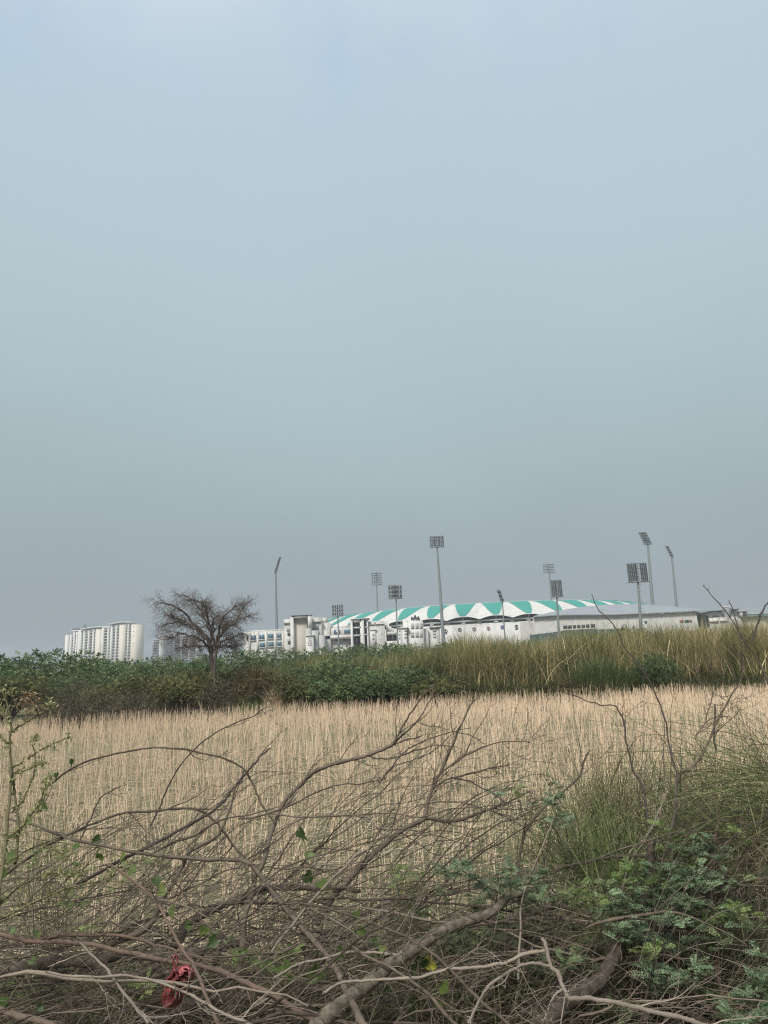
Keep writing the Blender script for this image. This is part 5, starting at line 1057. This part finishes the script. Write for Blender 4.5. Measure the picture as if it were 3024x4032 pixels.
def vine(name, label, leaves_, path, mat='leaf_vine', off=-.15, w_=4):
    C = np.array([W(x, y, depth_at(y) + off) for x, y in path]); P = resample(C, 8 * len(path)); s_ = MB(); s_.tubes(wiggle(P, .004)[None], np.full((1, len(P)), w_ / FPX * 2), 5)
    o = s_.build(name, 'bark_green', None, True); tag(o, label, 'vine')
    for (u, v, px_, *mm) in leaves_:
        m = MB(); p = W(u, v, depth_at(v) + off - .04); j = np.argmin(np.linalg.norm(P - p, axis=1)); heart(m, p, px_ / FPX * 4 * .85, np.array([R.normal(0, .45), -1, R.normal(.35, .4)]), 2.2 * R.random() - 1.1 , float(R.random()))
        t = np.linspace(0, 1, 5)[:, None]; q = P[j] + (p - P[j]) * t; q[:, 2] += np.sin(t[:, 0] * 3.1) * .01; m.tubes(q[None], np.full((1, 5), .0009), 3)
        m.build('leaf', mm[0] if mm else mat, o)
    return o
vine('vine', 'green leaved creeper climbing the lower left of the heap', [(222, 3045, 30), (288, 2992, 34), (160, 3160, 48), (120, 3220, 46), (60, 3370, 52), (15, 3420, 40), (295, 3325, 30), (393, 3300, 42), (402, 3368, 40), (490, 3372, 48), (535, 3420, 44), (610, 3460, 52), (650, 3500, 46), (680, 3570, 42), (750, 3640, 34), (810, 3650, 40), (850, 3700, 46), (930, 3750, 36)], [(230, 3040), (180, 3160), (100, 3280), (300, 3330), (400, 3340), (500, 3390), (620, 3480), (700, 3590), (830, 3670), (940, 3760)])
vine('vine', 'green leaved creeper in the middle of the heap', [(1180, 3270, 60), (1220, 3360, 48), (1205, 3440, 56), (1262, 3470, 42), (1400, 3590, 36), (1415, 3660, 44), (1330, 3740, 50), (1300, 3780, 40), (1260, 3810, 60), (1240, 3840, 44), (1110, 3800, 52), (1070, 3800, 44), (1030, 3780, 40), (1150, 3850, 34), (1480, 3700, 36), (1510, 3730, 34), (1660, 3770, 50), (1640, 3800, 40), (1625, 3930, 44), (1740, 3880, 42), (1730, 3940, 40), (1705, 3780, 58, 'leaf_yellow'), (1520, 3890, 38)], [(1180, 3260), (1215, 3400), (1260, 3480), (1400, 3620), (1330, 3750), (1100, 3810), (1300, 3860), (1500, 3730), (1660, 3790), (1720, 3880), (1640, 3940)])
vine('vine', 'few bright green leaves at the bottom left corner', [(20, 3930, 46), (125, 3780, 30), (165, 3960, 26), (60, 3660, 30), (150, 3670, 34)], [(0, 3960), (60, 3900), (130, 3790), (100, 3680), (60, 3640)])

# the budding shrub at the left edge
def budding():
    stems = [([(-30, 3700), (0, 3500), (20, 3340), (30, 3224), (40, 3092), (47, 3031), (38, 2941), (44, 2851), (30, 2780), (18, 2735)], 14, 6),
             ([(60, 3400), (70, 3250), (60, 3120), (45, 3031), (75, 3010), (122, 2977), (190, 2940), (268, 2905)], 10, 4), ([(38, 2885), (90, 2852), (140, 2820), (193, 2782), (200, 2776)], 9, 4),
             ([(38, 2941), (0, 2900), (-30, 2880)], 8, 4), ([(36, 2850), (10, 2800), (-10, 2780)], 7, 4), ([(48, 3200), (90, 3150), (120, 3080), (140, 3010), (130, 2930), (140, 2910)], 8, 4),
             ([(30, 3300), (80, 3260), (130, 3200), (170, 3130), (180, 3080)], 8, 4), ([(45, 3045), (90, 3040), (150, 3010), (168, 3005)], 6, 3), ([(60, 3300), (120, 3210), (160, 3180), (200, 3060)], 7, 4),
             ([(-20, 3420), (60, 3380), (150, 3330), (240, 3360), (260, 3350)], 7, 4), ([(0, 3560), (90, 3480), (200, 3440), (290, 3440)], 7, 4), ([(0, 3620), (120, 3560), (260, 3500), (420, 3460), (440, 3440)], 8, 4)]
    root = None; bd = MB(); br_ = MB()
    for i, (pts, a, b) in enumerate(stems):
        C = np.array([W(x, y, depth_at(y) - .45 + .03 * (i % 3)) for x, y in pts]); P = resample(C, 7 * len(pts)); P = wiggle(P, .003); rad = np.linspace(a, b, len(P)) / FPX * 3.8 / 2
        if root is None: m = MB(); m.tubes(P[None], rad[None], 8, [.5]); main = m
        else: main.tubes(P[None], rad[None], 6, [R.random()])
        thorns(main, P, rad, 16, .014)
        m_ = len(P); k = np.arange(m_); k = k[R.random(m_) < (.75 if i else .5)]
        for j in k:
            for z in range(R.integers(2, 5)):
                c = P[j] + R.normal(0, .008, 3); bd.leaves(c[None], R.normal(0, 1, (1, 3)) + [[0, 0, .5]], R.normal(0, 1, (1, 3)), [.012 + .022 * R.random()], [.006 + .010 * R.random()], [float(np.clip(.8 - (P[j][2] < 1.9) * .35 + R.normal(0, .15), 0, 1))])
        root = 1
        e = P[-1]; c = e + R.normal(0, .016, (26, 3)); bd.leaves(c, R.normal(0, 1, (26, 3)) + [0, 0, .6], R.normal(0, 1, (26, 3)), .014 + .02 * R.random(26), .008 + .008 * R.random(26), np.clip(R.normal(.75, .15, 26), 0, 1))
    o = main.build('budding_shrub', 'bark_green', None, True); tag(o, 'upright thorny shrub with pale olive buds at the left edge', 'shrub'); b = bd.build('bud', 'leaf_bud', o); b['kind'] = 'stuff'
    n = 230; c = np.array([W(R.normal(118, 24), 2725 + 85 * R.random(), 4.05 + R.normal(0, .03)) for _ in range(n)]); br_.leaves(c, R.normal(0, 1, (n, 3)), R.normal(0, 1, (n, 3)), .012 + .022 * R.random(n), .004 + .006 * R.random(n)); b = br_.build('withered_leaf', 'leaf_brown', o); b['kind'] = 'stuff'
budding()

airy('tall_weed', 'fine olive twigs with tiny pale buds spreading from the left shrub', -60, 420, 3020, 3520, 80, 'bark_green', 'leaf_bud')
# red plastic bag caught in the twigs and a scrap of white litter
def crumple(name, label, outline, Y, thick, mat, cat, seed):
    rs = np.random.default_rng(seed); u = np.array([p[0] for p in outline]); v = np.array([p[1] for p in outline]); cu, cv = u.mean(), v.mean(); nr, nc = 9, 48
    k = np.linspace(0, len(outline), nc, endpoint=False); uu = np.interp(k, range(len(outline) + 1), list(u) + [u[0]]); vv = np.interp(k, range(len(outline) + 1), list(v) + [v[0]])
    m = MB(); fr = []; 
    for sgn in (-1, 1):
        V = []
        for r in np.linspace(1, .02, nr):
            off = thick * math.sqrt(max(0, 1 - r * r)) * sgn; wr = .012 * np.sin(uu * .09 + r * 9) + .010 * np.sin(vv * .06 - r * 14) + rs.normal(0, .004, nc)
            V.append([W(cu + (a - cu) * r, cv + (b - cv) * r, Y + off + w_ * (1 if r < .99 else 0)) for a, b, w_ in zip(uu, vv, wr)])
        V = np.array(V); idx = np.arange(nr * nc).reshape(nr, nc); nx = np.roll(idx, -1, 1); m.add(V, np.stack([idx[:-1], nx[:-1], nx[1:], idx[1:]], -1))
    return m, (name, label, mat, cat)
MT['bag'] = plain('red_plastic_film', (0.16, 0.032, 0.036), rough=0.35, spec=0.5, var=.45, scale=14)
MT['bagl'] = plain('pink_plastic_film', (0.36, 0.10, 0.11), rough=0.3, spec=0.5, var=.3, scale=16)
MT['litter'] = plain('white_litter', (0.75, 0.74, 0.72), rough=0.6)
m, a = crumple('bag', '', [(684, 3790), (700, 3806), (740, 3796), (765, 3815), (766, 3850), (745, 3880), (735, 3915), (712, 3955), (668, 3985), (640, 3962), (632, 3925), (648, 3895), (628, 3880), (655, 3852), (672, 3836), (678, 3810)], 3.42, .06, 'bag', 'bag', 3)
bag = m.build('plastic_bag', 'bag'); tag(bag, 'crumpled red plastic bag caught in the twigs at lower left', 'plastic bag')
m, a = crumple('fold', '', [(705, 3812), (738, 3802), (762, 3822), (752, 3850), (735, 3846), (722, 3836), (706, 3846)], 3.355, .02, 'bagl', 'bag', 4); m.build('folded_handle', 'bagl', bag)
m = MB(); m.tubes(resample(np.array([W(684, 3795, 3.42), W(683, 3775, 3.42), W(690, 3758, 3.43), W(697, 3775, 3.43), W(694, 3800, 3.42)]), 14)[None], np.full((1, 14), .005), 5); m.build('knotted_strap', 'bag', bag)
m, a = crumple('litter', '', [(318, 3930), (332, 3924), (341, 3936), (337, 3950), (324, 3953), (316, 3943)], 4.1, .02, 'litter', 'litter', 5); tag(m.build('litter_scrap', 'litter'), 'small white scrap of litter low in the heap at left', 'litter')

# ------------------------------------------------------------------ air, sky, light
hz = MB(); hz.box(-1560, 1560, -1540, 1560, -1.6, 80.0); hz_m = bpy.data.materials.new('haze_air'); hz_m.use_nodes = True; nt = hz_m.node_tree; nt.nodes.clear()
o_ = nd(nt, 'ShaderNodeOutputMaterial'); pv = nd(nt, 'ShaderNodeVolumePrincipled'); pv.inputs['Color'].default_value = (0.83, 0.90, 0.96, 1); pv.inputs['Density'].default_value = HAZE; pv.inputs['Anisotropy'].default_value = 0.0
nt.links.new(pv.outputs[0], o_.inputs['Volume'])
ho = hz.build('haze', hz_m); tag(ho, 'thin pale haze over the whole plain', kind='stuff')

world = bpy.data.worlds.new('World'); sc.world = world; world.use_nodes = True; nt = world.node_tree; nt.nodes.clear()
wo = nd(nt, 'ShaderNodeOutputWorld'); SE, SA = math.radians(48), math.radians(205)
sky = nd(nt, 'ShaderNodeTexSky', sky_type='NISHITA'); sky.sun_disc = False; sky.sun_elevation = SE; sky.sun_rotation = SA; sky.dust_density = 6.0; sky.air_density = 1.5
b1 = nd(nt, 'ShaderNodeBackground', _Strength=0.05); nt.links.new(sky.outputs[0], b1.inputs[0])
tc = nd(nt, 'ShaderNodeTexCoord'); sx = nd(nt, 'ShaderNodeSeparateXYZ'); nt.links.new(tc.outputs['Generated'], sx.inputs[0])
# overcast layer: height above the horizon, bent a little by broad soft cloud noise
nz = nd(nt, 'ShaderNodeTexNoise', _Scale=1.6, _Detail=4.0, _Roughness=0.5); mp = nd(nt, 'ShaderNodeMapping'); mp.inputs['Scale'].default_value = (1, 1, 1.6)
nt.links.new(tc.outputs['Generated'], mp.inputs[0]); nt.links.new(mp.outputs[0], nz.inputs['Vector'])
ma = nd(nt, 'ShaderNodeMath', operation='MULTIPLY_ADD'); ma.inputs[1].default_value = 0.22; nt.links.new(nz.outputs['Fac'], ma.inputs[0])
sb = nd(nt, 'ShaderNodeMath', operation='SUBTRACT'); sb.inputs[1].default_value = 0.11; nt.links.new(sx.outputs['Z'], sb.inputs[0]); nt.links.new(sb.outputs[0], ma.inputs[2])
rp = ramp(nt, SKYC, SKYP); rp.color_ramp.interpolation = 'B_SPLINE'; nt.links.new(ma.outputs[0], rp.inputs[0])
# faint bluer gaps near the top
n2 = nd(nt, 'ShaderNodeTexNoise', _Scale=3.2, _Detail=5.0, _Roughness=0.55); nt.links.new(tc.outputs['Generated'], n2.inputs['Vector'])
mr = nd(nt, 'ShaderNodeMapRange', interpolation_type='SMOOTHSTEP'); mr.inputs['From Min'].default_value = .50; mr.inputs['From Max'].default_value = .68; nt.links.new(n2.outputs['Fac'], mr.inputs['Value'])
mh = nd(nt, 'ShaderNodeMapRange', interpolation_type='SMOOTHSTEP'); mh.inputs['From Min'].default_value = .60; mh.inputs['From Max'].default_value = .80; nt.links.new(sx.outputs['Z'], mh.inputs['Value'])
mm = nd(nt, 'ShaderNodeMath', operation='MULTIPLY'); nt.links.new(mr.outputs[0], mm.inputs[0]); nt.links.new(mh.outputs[0], mm.inputs[1])
mx = nd(nt, 'ShaderNodeMix', data_type='RGBA'); mx.inputs[7].default_value = (0.27, 0.36, 0.48, 1); nt.links.new(mm.outputs[0], mx.inputs[0]); nt.links.new(rp.outputs[0], mx.inputs[6])
b2 = nd(nt, 'ShaderNodeBackground', _Strength=SKYS); nt.links.new(mx.outputs[2], b2.inputs[0])
ms = nd(nt, 'ShaderNodeMixShader'); ms.inputs[0].default_value = 0.9; nt.links.new(b1.outputs[0], ms.inputs[1]); nt.links.new(b2.outputs[0], ms.inputs[2]); nt.links.new(ms.outputs[0], wo.inputs[0])

sd = bpy.data.lights.new('sun', 'SUN'); sd.energy = 2.5; sd.angle = math.radians(14); sd.color = (1.0, 0.95, 0.87)
so = bpy.data.objects.new('sun', sd); COL.objects.link(so); dirv = Vector((math.sin(SA) * math.cos(SE), math.cos(SA) * math.cos(SE), math.sin(SE)))
so.rotation_euler = dirv.to_track_quat('Z', 'Y').to_euler(); so.location = (-20, -40, 60)

sc.view_settings.view_transform = 'Standard'; sc.view_settings.look = 'None'; sc.view_settings.gamma = 1.0; sc.view_settings.use_curve_mapping = False
sc.view_settings.exposure = EXPO
sc.render.engine = 'CYCLES'; cy = sc.cycles
cy.max_bounces = 6; cy.diffuse_bounces = 3; cy.glossy_bounces = 2; cy.transmission_bounces = 3; cy.volume_bounces = 0; cy.transparent_max_bounces = 6
cy.use_denoising = True; cy.denoising_input_passes = 'RGB_ALBEDO_NORMAL'; cy.denoising_prefilter = 'NONE'
cy.filter_width = 1.15
